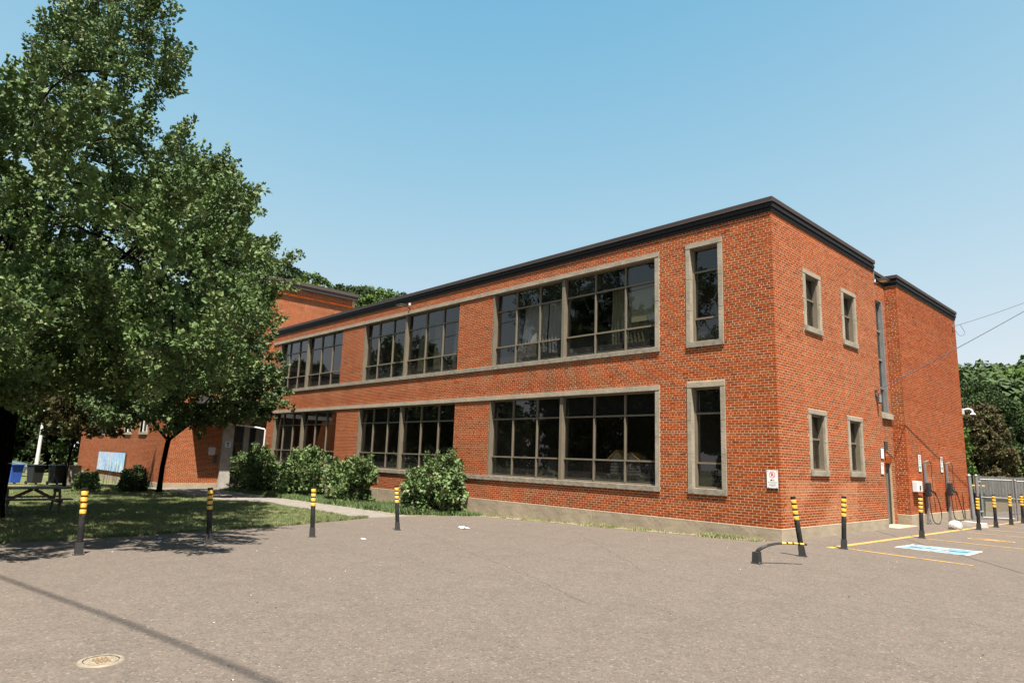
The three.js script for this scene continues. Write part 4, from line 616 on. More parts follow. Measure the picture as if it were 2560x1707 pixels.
{ // ground cover, lawn blades, weeds along the wall
  const blade = (() => { const g = [], r = rng(33); for (let i = 0; i < 9; i++) { const a = r() * 6.28, h = 0.5 + 0.5 * r(), w = 0.05, lx = (r() - 0.5) * 0.8, lz = (r() - 0.5) * 0.8, bx = Math.cos(a) * 0.35 * r(), bz = Math.sin(a) * 0.35 * r(); const q = new THREE.BufferGeometry(); q.setAttribute('position', new THREE.Float32BufferAttribute([bx - w * Math.cos(a), 0, bz - w * Math.sin(a), bx + w * Math.cos(a), 0, bz + w * Math.sin(a), bx + lx, h, bz + lz], 3)); q.computeVertexNormals(); g.push(q); } return merge(g); })();
  const field = (name, label, n, pick, size, cols, seed) => { const r = rng(seed), im = new THREE.InstancedMesh(blade, M.grass, n); im.name = name; let k = 0, guard = 0; while (k < n && guard++ < n * 20) { const q = pick(r); if (!q) continue; const s = size * (0.6 + 0.8 * r()) * (q[2] || 1); im.setMatrixAt(k, new THREE.Matrix4().compose(V(q[0], gy(q[0]) - 0.004, q[1]), new THREE.Quaternion().setFromEuler(new THREE.Euler(0, r() * 6.28, 0)), V(s * 1.3, s, s * 1.3))); const c = cols[Math.floor(r() * cols.length)], t = 0.75 + 0.5 * r(); im.setColorAt(k, C(c[0] * t, c[1] * t, c[2] * t)); k++; } im.count = k; im.castShadow = im.receiveShadow = true; scene.add(im); tag(im, label, 'grass', null, 'stuff'); };
  const lawnCols = [[0.10, 0.13, 0.04], [0.13, 0.15, 0.055], [0.17, 0.16, 0.075], [0.085, 0.115, 0.035]];
  const pathLow = x => x > -13 ? 4.55 : x > -19.5 ? 4.45 : x > -22 ? 4.5 + (-19.5 - x) * 0.42 : 5.6;
  field('lawn_grass', 'short patchy lawn grass under the trees', 52000, r => { const x = -34 + 25.4 * r(), z = 4.3 + 13 * r(); if (x > edgeX(z) + wob(z) + 0.03 || z < pathLow(x) - 0.05) return null; if (fbm(x * 0.5, z * 0.5, 2, 3) > 0.56 && r() < 0.6) return null; return [x, z]; }, 0.065, lawnCols, 81);
  field('edge_grass', 'longer ragged grass tufts where the lawn meets the asphalt', 2600, r => { const z = 4.4 + 11 * r(), x = edgeX(z) + wob(z) - 0.22 * r() * r() + 0.05 * (r() - 0.3); return fbm(z * 1.6, 4, 2, 3) < 0.42 && r() < 0.7 ? null : [x, z]; }, 0.10, lawnCols, 84);
  field('bed_grass', 'tall weedy ground cover under the shrubs along the wing', 9000, r => { const x = -30 + 19.2 * r(), z = 0.2 + 2.6 * r(), lim = x > -12.9 ? 2.6 - (x + 12.9) * 0.8 : 2.4; if (z > lim + 0.2 * (r() - 0.3) || z < 0.1) return null; return [x, z, 0.5 + fbm(x * 0.8, z * 0.8, 1, 2) * 1.2]; }, 0.17, [[0.06, 0.10, 0.028], [0.08, 0.125, 0.036], [0.10, 0.13, 0.045]], 82);
  field('wall_weeds', 'thin line of weeds and dry grass along the concrete plinth', 1500, r => { const x = -10.6 + 10.2 * r(), z = 0.03 + 0.5 * r() * r() + 0.1 * r(); const c = fbm(x * 1.3, 2, 0, 3); if (c < 0.42 && r() < 0.85) return null; return [x, z, 0.5 + c]; }, 0.085, [[0.13, 0.17, 0.05], [0.20, 0.20, 0.08], [0.24, 0.20, 0.10]], 83);
}
// ------------------------------------------------------------------ bollards
function bollardParts(t, h, curve) {
  part('base_plate', rbox(-0.088, 0.088, 0.0, 0.02, -0.075, 0.075, 0.006), M.rubber, t);
  const sock = new THREE.CylinderGeometry(0.084, 0.096, 0.19, 4, 1).rotateY(Math.PI / 4).translate(0, 0.115, 0); part('socket', sock.toNonIndexed(), M.rubber, t).geometry.computeVertexNormals();
  for (const [x, z] of [[-0.075, 0.05], [0.075, 0.05], [-0.075, -0.05], [0.075, -0.05]]) part('bolt', cyl(0.011, 0.009, 0.014, x, 0.02, z, 6), M.galv, t);
  const at = curve || (s => V(0, 0.2 + s * (h - 0.2), 0)), strip = (a, b, w, d, off) => { // flattened post following the curve
    const n = curve ? 14 : 1, pos = [], idx = [], K = 12; for (let i = 0; i <= n; i++) { const s = a + (b - a) * i / n, p = at(s), q = at(Math.min(1, s + 0.01)), q0 = at(Math.max(0, s - 0.01)), dir = q.clone().sub(q0).normalize(), side = V(1, 0, 0).addScaledVector(dir, -dir.x).normalize(); const s2 = Math.abs(dir.x) > 0.7 ? V(0, 0, 1) : side, nn = dir.clone().cross(s2).normalize(); for (let k = 0; k < K; k++) { const t2 = k / K * Math.PI * 2, e = p.clone().addScaledVector(s2, Math.cos(t2) * w).addScaledVector(nn, Math.sin(t2) * d); pos.push(e.x, e.y, e.z); } }
    for (let i = 0; i < n; i++) for (let k = 0; k < K; k++) { const A = i * K + k, B = i * K + (k + 1) % K; idx.push(A, A + K, B, B, A + K, B + K); } for (let k = 1; k < K - 1; k++) idx.push(n * K, n * K + k + 1, n * K + k);
    const g = new THREE.BufferGeometry(); g.setAttribute('position', new THREE.Float32BufferAttribute(pos, 3)); g.setIndex(idx); g.computeVertexNormals(); return uvm(g, 1); };
  const flat = curve ? 0.42 : 1, pw = curve ? 0.044 : 0.052, post = strip(0, 1, pw, 0.046 * flat); post.computeVertexNormals(); part('post', post, M.post, t);
  for (let k = 0; k < 4; k++) { const a = 0.945 - k * 0.112; part('reflective_band', strip(a - 0.076, a, pw + 0.0015, 0.046 * flat + 0.0015), M.yellow, t); }
}
function bollard(x, z, h, lean, dir, label, group, yaw = 0.6) {
  yaw = Math.atan2(7.64 - x, 16.35 - z) + (yaw - 0.6) * 0.3;
  const t = thing('flexible_bollard', label, 'bollard', [x, gy(x) + 0.008, z], yaw, group);
  bollardParts(t, h); if (lean) { const q = new THREE.Quaternion().setFromAxisAngle(V(-Math.sin(dir), 0, Math.cos(dir)).normalize(), -lean); t.quaternion.premultiply(q); } return t;
}
// lean: direction in x,z the top goes to
const rightDir = Math.atan2(-0.72641, 0.68638);
bollard(-6.33, 13.51, 1.14, 0.04, rightDir + Math.PI, 'black and yellow bollard at the lawn edge nearest the thick maple trunk', null, 0.9);
bollard(-6.76, 11.15, 1.13, 0.085, rightDir + Math.PI, 'black and yellow bollard standing upright between lawn and asphalt before the entrance mat', null, 0.8);
bollard(-7.08, 8.72, 1.14, 0.055, rightDir + Math.PI, 'black and yellow bollard on the asphalt opposite the grass tip', null, 0.7);
bollard(-7.55, 6.06, 1.15, 0.085, rightDir + Math.PI, 'slightly leaning black and yellow bollard in front of the dense end shrub', null, 0.6);
bollard(1.46, 2.22, 1.20, 0.13, rightDir + Math.PI, 'strongly tilted black and yellow bollard before the brick corner', null, 0.5);
bollard(1.41, -0.08, 1.18, 0.05, rightDir, 'upright black and yellow bollard at the tip of the yellow line', null, 0.4);
bollard(1.61, -5.08, 1.14, 0.03, rightDir, 'black and yellow bollard on the yellow line before the wall chargers', null, 0.3);
bollard(1.76, -10.57, 1.08, 0.04, rightDir, 'black and yellow bollard on the line beside the white wheel stop', null, 0.3);
bollard(1.83, -12.64, 1.12, 0.005, rightDir, 'thin far black and yellow bollard before the chain-link gate', 'bollards before the gate', 0.3);
bollard(1.85, -14.93, 1.11, 0.03, rightDir, 'thin far black and yellow bollard before the chain-link gate', 'bollards before the gate', 0.3);
bollard(1.93, -16.6, 1.10, 0.02, rightDir, 'thin far black and yellow bollard before the chain-link gate', 'bollards before the gate', 0.3);
{ // the one that was run over
  const t = thing('flexible_bollard', 'bent bollard flattened in an arch over the asphalt near the brick corner', 'bollard', [1.43, 0.008, 4.12], 0);
  const P = new THREE.CatmullRomCurve3([V(0, 0.19, 0), V(0.03, 0.25, -0.03), V(0.15, 0.335, -0.16), V(0.36, 0.385, -0.38), V(0.64, 0.375, -0.68)]);
  bollardParts(t, 1.1, s => P.getPointAt(Math.min(1, Math.max(0, s))));
}
// ------------------------------------------------------------------ painted markings
{
  const y = M.paintYellow, L = (a, b, w) => { const d = V(b[0] - a[0], 0, b[1] - a[1]).normalize(), n = [-d.z * w / 2, d.x * w / 2]; return polySheet([[a[0] + n[0], a[1] + n[1]], [b[0] + n[0], b[1] + n[1]], [b[0] - n[0], b[1] - n[1]], [a[0] - n[0], a[1] - n[1]]], 0.013); };
  const mk = (g, m, l) => tag(part(numbered('road_marking'), g, m, scene), l, 'marking');
  mk(L([1.15, 0.10], [2.05, -30], 0.16), y, 'long thick yellow line painted beside the row of bollards');
  mk(L([1.36, -0.20], [3.98, 0.26], 0.10), y, 'thin yellow stall line running out from the line tip');
  mk(L([1.78, -4.95], [7.5, -4.35], 0.10), y, 'thin yellow stall line between blue panel and yellow symbol');
  mk(L([1.80, -8.91], [7.5, -8.7], 0.10), y, 'thin yellow stall line starting near the jagged white stone');
  mk(L([1.84, -10.96], [7.5, -11.0], 0.10), y, 'thin yellow stall line starting at the bollard by the wheel stop');
  mk(L([1.90, -13.41], [7.5, -13.3], 0.10), y, 'thin yellow stall line starting before the gate');
  const a = thing('accessible_marking', 'faded blue accessible parking panel with white border painted on asphalt', 'marking', [2.71, 0, -2.28]);
  const loc = (g) => g.translate(-2.71, 0, 2.28);
  const quad = (s) => [[1.94, -1.72], [2.0, -2.90], [3.49, -2.90], [3.48, -1.60]].map(([x, z]) => [2.71 + (x - 2.71) * s, -2.28 + (z + 2.28) * s]);
  part('border', loc(polySheet(quad(1), 0.013)), M.paintWhite, a); part('panel', loc(polySheet(quad(0.86), 0.0165)), M.paintBlue, a);
  // wheelchair symbol
  const ring = new THREE.RingGeometry(0.22, 0.29, 28, 1, 0.4, 4.9).rotateX(-Math.PI / 2), bits = [ring.translate(2.68, 0.02, -2.22)];
  const strip = (x0, z0, x1, z1, w) => { const d = V(x1 - x0, 0, z1 - z0).normalize(); return polySheet([[x0 - d.z * w, z0 + d.x * w], [x1 - d.z * w, z1 + d.x * w], [x1 + d.z * w, z1 - d.x * w], [x0 + d.z * w, z0 - d.x * w]], 0.02); };
  bits.push(strip(2.42, -2.38, 2.72, -2.36, 0.045), strip(2.72, -2.36, 2.74, -2.12, 0.045), strip(2.74, -2.12, 3.0, -2.06, 0.045), strip(2.50, -2.36, 2.52, -2.16, 0.03), new THREE.CircleGeometry(0.075, 16).rotateX(-Math.PI / 2).translate(2.30, 0.02, -2.38));
  part('symbol', loc(merge(bits.map(b => { b = b.index ? b.toNonIndexed() : b; b.deleteAttribute('uv'); return uvm(b); }))), M.paintWhite, a);
  const rr = rng(12), sc = []; for (let i = 0; i < 7; i++) { const x = 2.15 + i * 0.2, z = -2.2 + 0.06 * Math.sin(i * 1.7); sc.push([x, z + 0.04 + 0.03 * rr()]); } const lo = sc.map(([x, z]) => [x + 0.02, z - 0.07 - 0.04 * rr()]).reverse();
  part('worn_patch', loc(polySheet([...sc, ...lo], 0.0235)), std({ color: C(0.06, 0.05, 0.045), roughness: 1 }), a);
  // charging symbol
  const e = thing('charging_marking', 'yellow vehicle-charging outline symbol painted in the parking stall', 'marking', [2.9, 0, -6.57]);
  const es = new THREE.Shape(); es.absellipse(0, 0, 0.56, 0.34, 0, Math.PI * 2); const hole = new THREE.Path(); hole.absellipse(0, 0, 0.49, 0.27, 0, Math.PI * 2); es.holes.push(hole);
  part('outline', uvm(new THREE.ShapeGeometry(es, 24).rotateX(-Math.PI / 2).translate(0, 0.013, 0)), y, e);
  const car = new THREE.Shape([[-0.34, -0.1], [-0.3, 0.06], [-0.16, 0.08], [-0.08, 0.19], [0.14, 0.19], [0.22, 0.07], [0.34, 0.04], [0.36, -0.1], [0.27, -0.1], [0.25, -0.03], [0.17, -0.03], [0.15, -0.1], [-0.14, -0.1], [-0.16, -0.03], [-0.24, -0.03], [-0.26, -0.1]].map(p => new THREE.Vector2(...p)));
  part('vehicle_outline', uvm(new THREE.ShapeGeometry(car).rotateX(-Math.PI / 2).translate(0, 0.0135, 0)), y, e);
}
{ // cracks sealed in the asphalt: thin dark lines
  const crk = std({ color: C(0.035, 0.03, 0.026), roughness: 1 }); const r = rng(71);
  const line = (pts, w) => { const g = []; for (let i = 0; i < pts.length - 1; i++) { const a = pts[i], b = pts[i + 1], d = V(b[0] - a[0], 0, b[1] - a[1]).normalize(); g.push(polySheet([[a[0] - d.z * w, a[1] + d.x * w], [b[0] - d.z * w, b[1] + d.x * w], [b[0] + d.z * w, b[1] - d.x * w], [a[0] + d.z * w, a[1] - d.x * w]], 0.0115)); } return merge(g); };
  const path = (a, b, n, j) => Array.from({ length: n + 1 }, (_, i) => [a[0] + (b[0] - a[0]) * i / n + (r() - 0.5) * j, a[1] + (b[1] - a[1]) * i / n + (r() - 0.5) * j]);
  [[[[-8.5, 5.2], [2.0, 9.6]], 'thin wandering crack across the middle of the lot'], [[[-5.5, 1.6], [0.8, 6.8]], 'fine crack running out from the plinth strip']].forEach(([[a, b], l]) => tag(part(numbered('asphalt_crack'), line(path(a, b, 90, 0.10), 0.0022), crk, scene), l, 'crack'));
  const c = part(numbered('asphalt_joint'), line(path([0.1, -6.1], [9, 6.4], 40, 0.05), 0.014), crk, scene); tag(c, 'fine dark crack running across the asphalt under the blue panel', 'crack');
}
// ------------------------------------------------------------------ small things on the asphalt
{
  const m = std({ map: tex(128, (u, v) => { const n = tfbm(u, v, 9, 4); return mix([0.10, 0.078, 0.052], [0.27, 0.225, 0.165], n); }, 0.5), roughness: 0.7, metalness: 0.2 });
  const t = thing('valve_cover', 'rusty round valve cover set in the asphalt', 'manhole cover', [1.13, 0.006, 14.76]);
  part('rim', new THREE.RingGeometry(0.135, 0.165, 36).rotateX(-Math.PI / 2).translate(0, 0.012, 0), m, t); part('collar', new THREE.CylinderGeometry(0.165, 0.175, 0.012, 36, 1, true).translate(0, 0.006, 0), m, t);
  part('lid', new THREE.CylinderGeometry(0.126, 0.126, 0.02, 32).translate(0, 0.0005, 0), m, t);
  const ribs = []; for (let i = 0; i < 4; i++) ribs.push(box(-0.08 + 0.01 * (i % 2), 0.08, 0.0105, 0.0155, -0.055 + i * 0.03, -0.042 + i * 0.03)); part('raised_rib', [...ribs, box(-0.03, -0.01, 0.0104, 0.0158, -0.06, 0.06), box(0.03, 0.045, 0.0103, 0.0156, -0.06, 0.05)], std({ color: C(0.14, 0.085, 0.04), roughness: 0.9 }), t);
}
{
  const stop = new THREE.Shape([[-0.15, 0], [-0.11, 0.13], [0.11, 0.13], [0.15, 0]].map(p => new THREE.Vector2(...p)));
  const cm = std({ map: tex(128, (u, v) => { const k = 0.85 + 0.4 * (tfbm(u, v, 6, 4) - 0.5); return [k, 0.97 * k, 0.92 * k]; }, 0.7), color: C(0.46, 0.45, 0.43), roughness: 0.9 });
  const g = new THREE.ExtrudeGeometry(stop, { depth: 0.8, bevelEnabled: true, bevelSize: 0.02, bevelThickness: 0.06, bevelSegments: 2 }).translate(0, 0, -0.4);
  const s = solo('wheel_stop', uvm(g), cm, 'white concrete wheel stop lying by the charger wall', 'wheel stop'); s.position.set(1.3, 0.008, -12.1); s.rotation.y = 0.9;
  const ico = new THREE.IcosahedronGeometry(0.16, 2), p = ico.attributes.position; for (let i = 0; i < p.count; i++) { const v = V().fromBufferAttribute(p, i), k = 0.8 + 0.5 * fbm(v.x * 8 + 3, v.y * 8, v.z * 8, 3); p.setXYZ(i, v.x * k * 1.3, Math.max(-0.02, v.y * k * 1.1 + 0.09), v.z * k); } ico.computeVertexNormals();
  const b = solo('broken_block', uvm(ico), cm, 'jagged white lump of broken concrete by the charger wall', 'stone'); b.position.set(1.3, 0.012, -9.75);
  // litter
  const lit = [[-6.0, 8.02, 0.05, 'white scrap of paper lying on the asphalt beyond the third lawn-edge bollard'], [-7.03, 4.22, 0.12, 'crumpled white paper lying near the shrub end of the asphalt']];
  for (const [x, z, s, l] of lit) { const g2 = new THREE.PlaneGeometry(s * 2.4, s * 1.6, 3, 3), q = g2.attributes.position, r = rng(Math.round(s * 1000)); for (let i = 0; i < q.count; i++) q.setZ(i, r() * s * 0.4); g2.rotateX(-Math.PI / 2); g2.computeVertexNormals(); const o = solo('paper_litter', g2, std({ color: C(0.8, 0.8, 0.8), roughness: 0.8, side: THREE.DoubleSide }), l, 'litter'); o.position.set(x, gy(x) + 0.012, z); }
  // fallen leaves, seed husks and grit
  const r = rng(99), geo = leafShape(1, 0.42, 0.2, 0.1).rotateX(-Math.PI / 2), im = new THREE.InstancedMesh(geo, M.grass, 420); im.name = 'leaf_litter'; const cols = [[0.16, 0.09, 0.04], [0.30, 0.23, 0.12], [0.45, 0.42, 0.36], [0.08, 0.06, 0.045], [0.22, 0.06, 0.04]];
  for (let i = 0; i < 420; i++) { let x, z; do { x = -10 + 16 * Math.pow(r(), 1.3); z = 0.6 + 14 * r(); } while (x < edgeX(z) + 0.2); const s = 0.015 + 0.03 * r() * r(); im.setMatrixAt(i, new THREE.Matrix4().compose(V(x, gy(x) + 0.0125, z), new THREE.Quaternion().setFromEuler(new THREE.Euler((r() - 0.5) * 0.3, r() * 6.28, (r() - 0.5) * 0.3)), V(s, s, s))); const c = cols[Math.floor(r() * 5)]; im.setColorAt(i, C(...c)); }
  im.castShadow = im.receiveShadow = true; scene.add(im); tag(im, 'scattered dry leaves and grit on the asphalt', 'leaf litter', null, 'stuff');
}
// ------------------------------------------------------------------ wall fittings
{ // no-parking sign
  const t = canvasTex(256, 384, (c, w, h) => {
    c.fillStyle = '#d8d5d2'; c.fillRect(0, 0, w, h); c.strokeStyle = '#b9b5b2'; c.lineWidth = 4; c.strokeRect(3, 3, w - 6, h - 6);
    c.fillStyle = '#17140f'; c.font = 'bold 104px sans-serif'; c.textAlign = 'center'; c.textBaseline = 'middle'; c.fillText('P', 124, 104);
    c.strokeStyle = '#cf2430'; c.lineWidth = 13; c.beginPath(); c.arc(124, 102, 64, 0, 7); c.stroke(); c.beginPath(); c.moveTo(80, 58); c.lineTo(168, 146); c.stroke();
    c.fillStyle = '#17140f'; c.fillRect(74, 216, 52, 12); c.beginPath(); c.moveTo(92, 216); c.lineTo(98, 200); c.lineTo(116, 200); c.lineTo(122, 216); c.fill(); c.fillRect(126, 218, 50, 6); c.beginPath(); c.arc(88, 230, 8, 0, 7); c.arc(114, 230, 8, 0, 7); c.arc(164, 230, 8, 0, 7); c.fill(); c.lineWidth = 4; c.strokeStyle = '#17140f'; c.beginPath(); c.moveTo(126, 216); c.lineTo(172, 198); c.stroke();
    const r = rng(4), ln = (y, x0, x1, hh) => { let x = x0; while (x < x1) { const l = 5 + r() * 13; c.fillRect(x, y, Math.min(l, x1 - x), hh); x += l + 4; } };
    ln(262, 26, 226, 13); ln(304, 50, 206, 9); ln(324, 40, 216, 9); ln(344, 76, 180, 9); });
  const s = thing('parking_sign', 'white no-parking tow-away sign screwed to brick beside the building corner', 'sign', [-0.178, 1.28, 0.02]);
  part('plate', uvm(new RoundedBoxGeometry(0.30, 0.45, 0.006, 2, 0.02).translate(0, 0.225, 0.004)), M.galv, s); part('face', new THREE.PlaneGeometry(0.29, 0.44).translate(0, 0.225, 0.0085), std({ map: t, roughness: 0.5 }), s);
  for (const [x, y] of [[-0.11, 0.42], [0.11, 0.42], [-0.11, 0.03], [0.11, 0.03]]) part('screw', new THREE.CylinderGeometry(0.008, 0.008, 0.006, 8).rotateX(Math.PI / 2).translate(x, y, 0.01), M.galv, s);
}
const sideSign = (z, y0, w, h, label, draw) => { const s = thing('wall_sign', label, 'sign', [0.014, y0, z], Math.PI / 2); part('plate', box(-w / 2, w / 2, 0, h, 0, 0.008), M.galv, s); part('face', new THREE.PlaneGeometry(w - 0.01, h - 0.01).translate(0, h / 2, 0.0105), std({ map: canvasTex(96, Math.round(96 * h / w), draw), roughness: 0.5 }), s); };
const lines = (c, w, h, list) => { const r = rng(h); for (const [y, hh, col, x0, x1] of list) { c.fillStyle = col; let x = x0 * w; while (x < x1 * w) { const l = 3 + r() * 8; c.fillRect(x, y * h, Math.min(l, x1 * w - x), hh * h); x += l + 3; } } };
sideSign(-7.28, 2.20, 0.26, 0.33, 'upper plain white sign beside the stair door', (c, w, h) => { c.fillStyle = '#d9d5d2'; c.fillRect(0, 0, w, h); });
sideSign(-7.20, 1.71, 0.26, 0.36, 'white sign with red and grey print below the plain one', (c, w, h) => { c.fillStyle = '#d9d3cf'; c.fillRect(0, 0, w, h); lines(c, w, h, [[0.08, 0.13, '#b0302c', 0.12, 0.88], [0.27, 0.08, '#b0302c', 0.2, 0.8], [0.5, 0.05, '#6d6a68', 0.12, 0.88], [0.62, 0.05, '#6d6a68', 0.12, 0.88], [0.74, 0.05, '#6d6a68', 0.2, 0.85], [0.86, 0.05, '#6d6a68', 0.2, 0.7]]); });
const evDraw = (c, w, h) => { c.fillStyle = '#d8d6d2'; c.fillRect(0, 0, w, h); lines(c, w, h, [[0.06, 0.09, '#b5302f', 0.15, 0.85], [0.19, 0.09, '#b5302f', 0.15, 0.85], [0.32, 0.06, '#3a3a3a', 0.2, 0.8], [0.42, 0.05, '#3a3a3a', 0.2, 0.8], [0.52, 0.05, '#3a3a3a', 0.2, 0.8]]); c.fillStyle = '#2c8a56'; c.fillRect(w * 0.2, h * 0.66, w * 0.6, h * 0.16); c.fillRect(w * 0.25, h * 0.86, w * 0.5, h * 0.05); };
sideSign(-11.07, 1.84, 0.30, 0.60, 'tall white charging sign nearer the stair door', evDraw); sideSign(-13.78, 1.85, 0.30, 0.60, 'tall white charging sign nearer the far corner', evDraw);
{ // vehicle chargers
  const mk = (z, label, loop) => {
    const t = thing('vehicle_charger', label, 'charger', [0.03, 0.05, z]);
    part('pole', [rbox(0, 0.08, 0, 2.16, -0.04, 0.04, 0.01)], M.galv, t); part('foot', box(-0.01, 0.14, -0.02, 0.02, -0.09, 0.09), M.galv, t);
    part('housing', rbox(0.08, 0.22, 0.93, 1.42, 0.02, 0.28, 0.03, 2), M.black, t); part('cord_arm', bar([0.05, 2.15, 0], [0.16, 2.2, -0.06], 0.015), M.galv, t);
    part('plug', [bar([0.22, 1.12, 0.12], [0.30, 1.06, -0.05], 0.035, 8), bar([0.30, 1.06, -0.05], [0.30, 0.96, -0.12], 0.028, 8)], M.black, t); part('status_plate', box(0.222, 0.225, 1.03, 1.1, 0.1, 0.17), M.galv, t);
    part('cable', tube(loop ? [[0.3, 1.0, -0.1], [0.3, 0.7, -0.45], [0.3, 0.2, -0.62], [0.28, -0.01, -0.42], [0.26, -0.01, -0.1], [0.24, 0.1, 0.18], [0.22, 0.5, 0.3], [0.2, 0.95, 0.28]] : [[0.3, 1.0, -0.1], [0.3, 0.72, -0.36], [0.32, 0.3, -0.62], [0.32, 0.01, -0.72], [0.3, 0.0, -0.5], [0.26, 0.02, -0.1], [0.24, 0.1, 0.2], [0.2, 0.95, 0.28]], 0.016, 6, 50), M.black, t);
    part('upper_cord', tube([[0.16, 2.2, -0.06], [0.17, 2.1, -0.26], [0.17, 1.5, -0.28], [0.2, 0.9, -0.26], [0.22, 0.4, -0.3]], 0.010, 5, 30), M.black, t);
    return t;
  };
  mk(-11.45, 'black vehicle charger on a steel post with a looped cable, nearer the stair', true); mk(-14.2, 'black vehicle charger on a steel post nearer the far corner', false);
  const b = thing('meter_box', 'light grey electric box on the brick beside the chargers', 'electric box', [0.012, 1.14, -10.38]); part('cabinet', rbox(0, 0.16, 0, 0.36, -0.28, 0.3, 0.015, 2), std({ color: C(0.56, 0.55, 0.54), roughness: 0.5 }), b); part('handle', rbox(0.165, 0.19, 0.06, 0.22, -0.02, 0.05, 0.008), M.frameDark, b); part('conduit', bar([0.05, 0.05, -0.1], [0.05, -0.1, -0.1], 0.02), M.galv, b);
  const c = thing('security_camera', 'white dome camera on a curved arm at the far block corner', 'camera', [0.0, 4.36, -17.5]); c.scale.setScalar(0.72);
  part('mount', rbox(-0.14, 0.1, 0.0, 0.32, -0.12, -0.02, 0.01), M.white, c); part('arm', tube([[0.1, 0.26, -0.07], [0.28, 0.3, -0.07], [0.46, 0.24, -0.07], [0.52, 0.06, -0.07]], 0.055, 8, 16), M.white, c); part('dome_housing', cyl(0.16, 0.07, 0.1, 0.52, -0.03, -0.07, 16), M.white, c); part('dome', new THREE.SphereGeometry(0.13, 16, 8, 0, 6.3, Math.PI / 2, Math.PI / 2).translate(0.52, -0.03, -0.07), M.black, c);
  const w = thing('wall_lantern', 'small grey cylinder lamp on brick beside the stair recess', 'lamp', [0.01, 4.02, -7.12]);
  part('bracket', box(0, 0.05, 0.04, 0.16, -0.05, 0.05), M.frameDark, w); part('body', cyl(0.055, 0.055, 0.26, 0.09, -0.03, 0, 12), M.galv, w); part('cap', cyl(0.06, 0.05, 0.03, 0.09, 0.23, 0, 12), M.frameDark, w); part('lens', cyl(0.045, 0.05, 0.03, 0.09, -0.06, 0, 12), M.frameDark, w);
  const v = thing('wall_vent', 'dark vent box on brick above the stair door', 'vent', [-0.41, 2.52, -8.75]); part('hood', rbox(0, 0.12, 0, 0.3, -0.1, 0.1, 0.01), M.frameDark, v); part('plate', box(-0.0, 0.02, -0.25, 0, -0.11, 0.11), M.frame, v);
  const fl = (pos, turn, label) => { const f = thing('flood_light', label, 'light fitting', pos, turn); part('arm', [bar([0, 0, 0], [0, 0.03, 0.2], 0.02), bar([0, 0.03, 0.2], [-0.05, 0.08, 0.36], 0.018)], M.frameDark, f); part('head', rbox(-0.30, 0.1, 0.05, 0.10, 0.25, 0.55, 0.02), M.frameDark, f); part('lens', box(-0.26, 0.06, 0.044, 0.051, 0.29, 0.51), std({ color: C(0.55, 0.45, 0.25), roughness: 0.4 }), f); part('sensor', rbox(0.02, 0.1, 0.08, 0.2, 0.02, 0.1, 0.02, 2), M.white, f); return f; };
  fl([-16.6, 8.22, 0.015], 0, 'flood light on an arm under the front roof edge'); fl([-0.4, 8.33, -8.6], Math.PI / 2, 'flood light on an arm under the stair roof edge');
}
// ------------------------------------------------------------------ overhead wires
{
  const wm = std({ color: C(0.02, 0.025, 0.04), roughness: 0.6 }), pole = [3.75, 10.55, -22.0];
  const sag = (a, b, s, n = 12) => Array.from({ length: n + 1 }, (_, i) => { const t = i / n; return V(a[0] + (b[0] - a[0]) * t, a[1] + (b[1] - a[1]) * t - s * 4 * t * (1 - t), a[2] + (b[2] - a[2]) * t); });
  const w1 = thing('service_wire', 'thin cable strung from the block top corner towards the sky', 'cable', [0.05, 8.13, -17.0]); part('strand', tube(sag([0, 0, 0], [pole[0] - 0.05, pole[1] - 8.13, pole[2] + 17], 0.1), 0.010, 5, 30), wm, w1); part('slack_loop', tube([[0, 0, 0], [0.05, -0.12, 0.1], [0.2, -0.42, 0], [0.34, -0.3, -0.3], [0.2, 0.1, -0.25]], 0.008, 5, 24), wm, w1); part('hook', rbox(-0.04, 0.03, -0.05, 0.05, -0.04, 0.04, 0.01), M.galv, w1);
  const w2 = thing('service_wire', 'long straight cable from beside the stair lamp crossing before the block', 'cable', [0.05, 4.36, -7.0]); part('strand', tube(sag([0, 0, 0], [pole[0] - 0.05, pole[1] - 4.36, pole[2] + 7.0], 0.06), 0.013, 5, 30), wm, w2); part('hook', rbox(-0.04, 0.03, -0.06, 0.05, -0.03, 0.03, 0.01), M.frameDark, w2); part('lead', tube([[0, 0, 0], [0.02, -0.08, -0.06], [0.02, -0.25, -0.12]], 0.010, 5, 8), wm, w2);
  const up = (x, z, h, label) => { const p = thing('utility_pole', label, 'utility pole', [x, gy(x) - 0.05, z]); part('pole', cyl(0.17, 0.11, h, 0, 0, 0, 12), M.greyWood, p); part('crossarm', box(-0.06, 0.06, h - 0.7, h - 0.58, -1.1, 1.1), M.greyWood, p); for (const q of [-1, 0.4, 1]) part('insulator', cyl(0.05, 0.03, 0.14, 0, h - 0.58, q, 8), M.white, p); return p; };
  up(pole[0] + 0.14, pole[2], 11.2, 'wooden utility pole carrying the school service wires'); up(46, 11.4, 15, 'wooden utility pole across the parking lot carrying the thick cable'); up(-60, 26.8, 15, 'wooden utility pole beyond the lawn carrying the thick cable');
  const c = thing('overhead_cable', 'thick bundled cable strung high above the parking lot', 'cable', [-60, 14.3, 26.8]); part('bundle', tube(sag([0, 0, 0], [106, 0, -15.4], 0.4, 24), 0.03, 6, 60), wm, c);
}
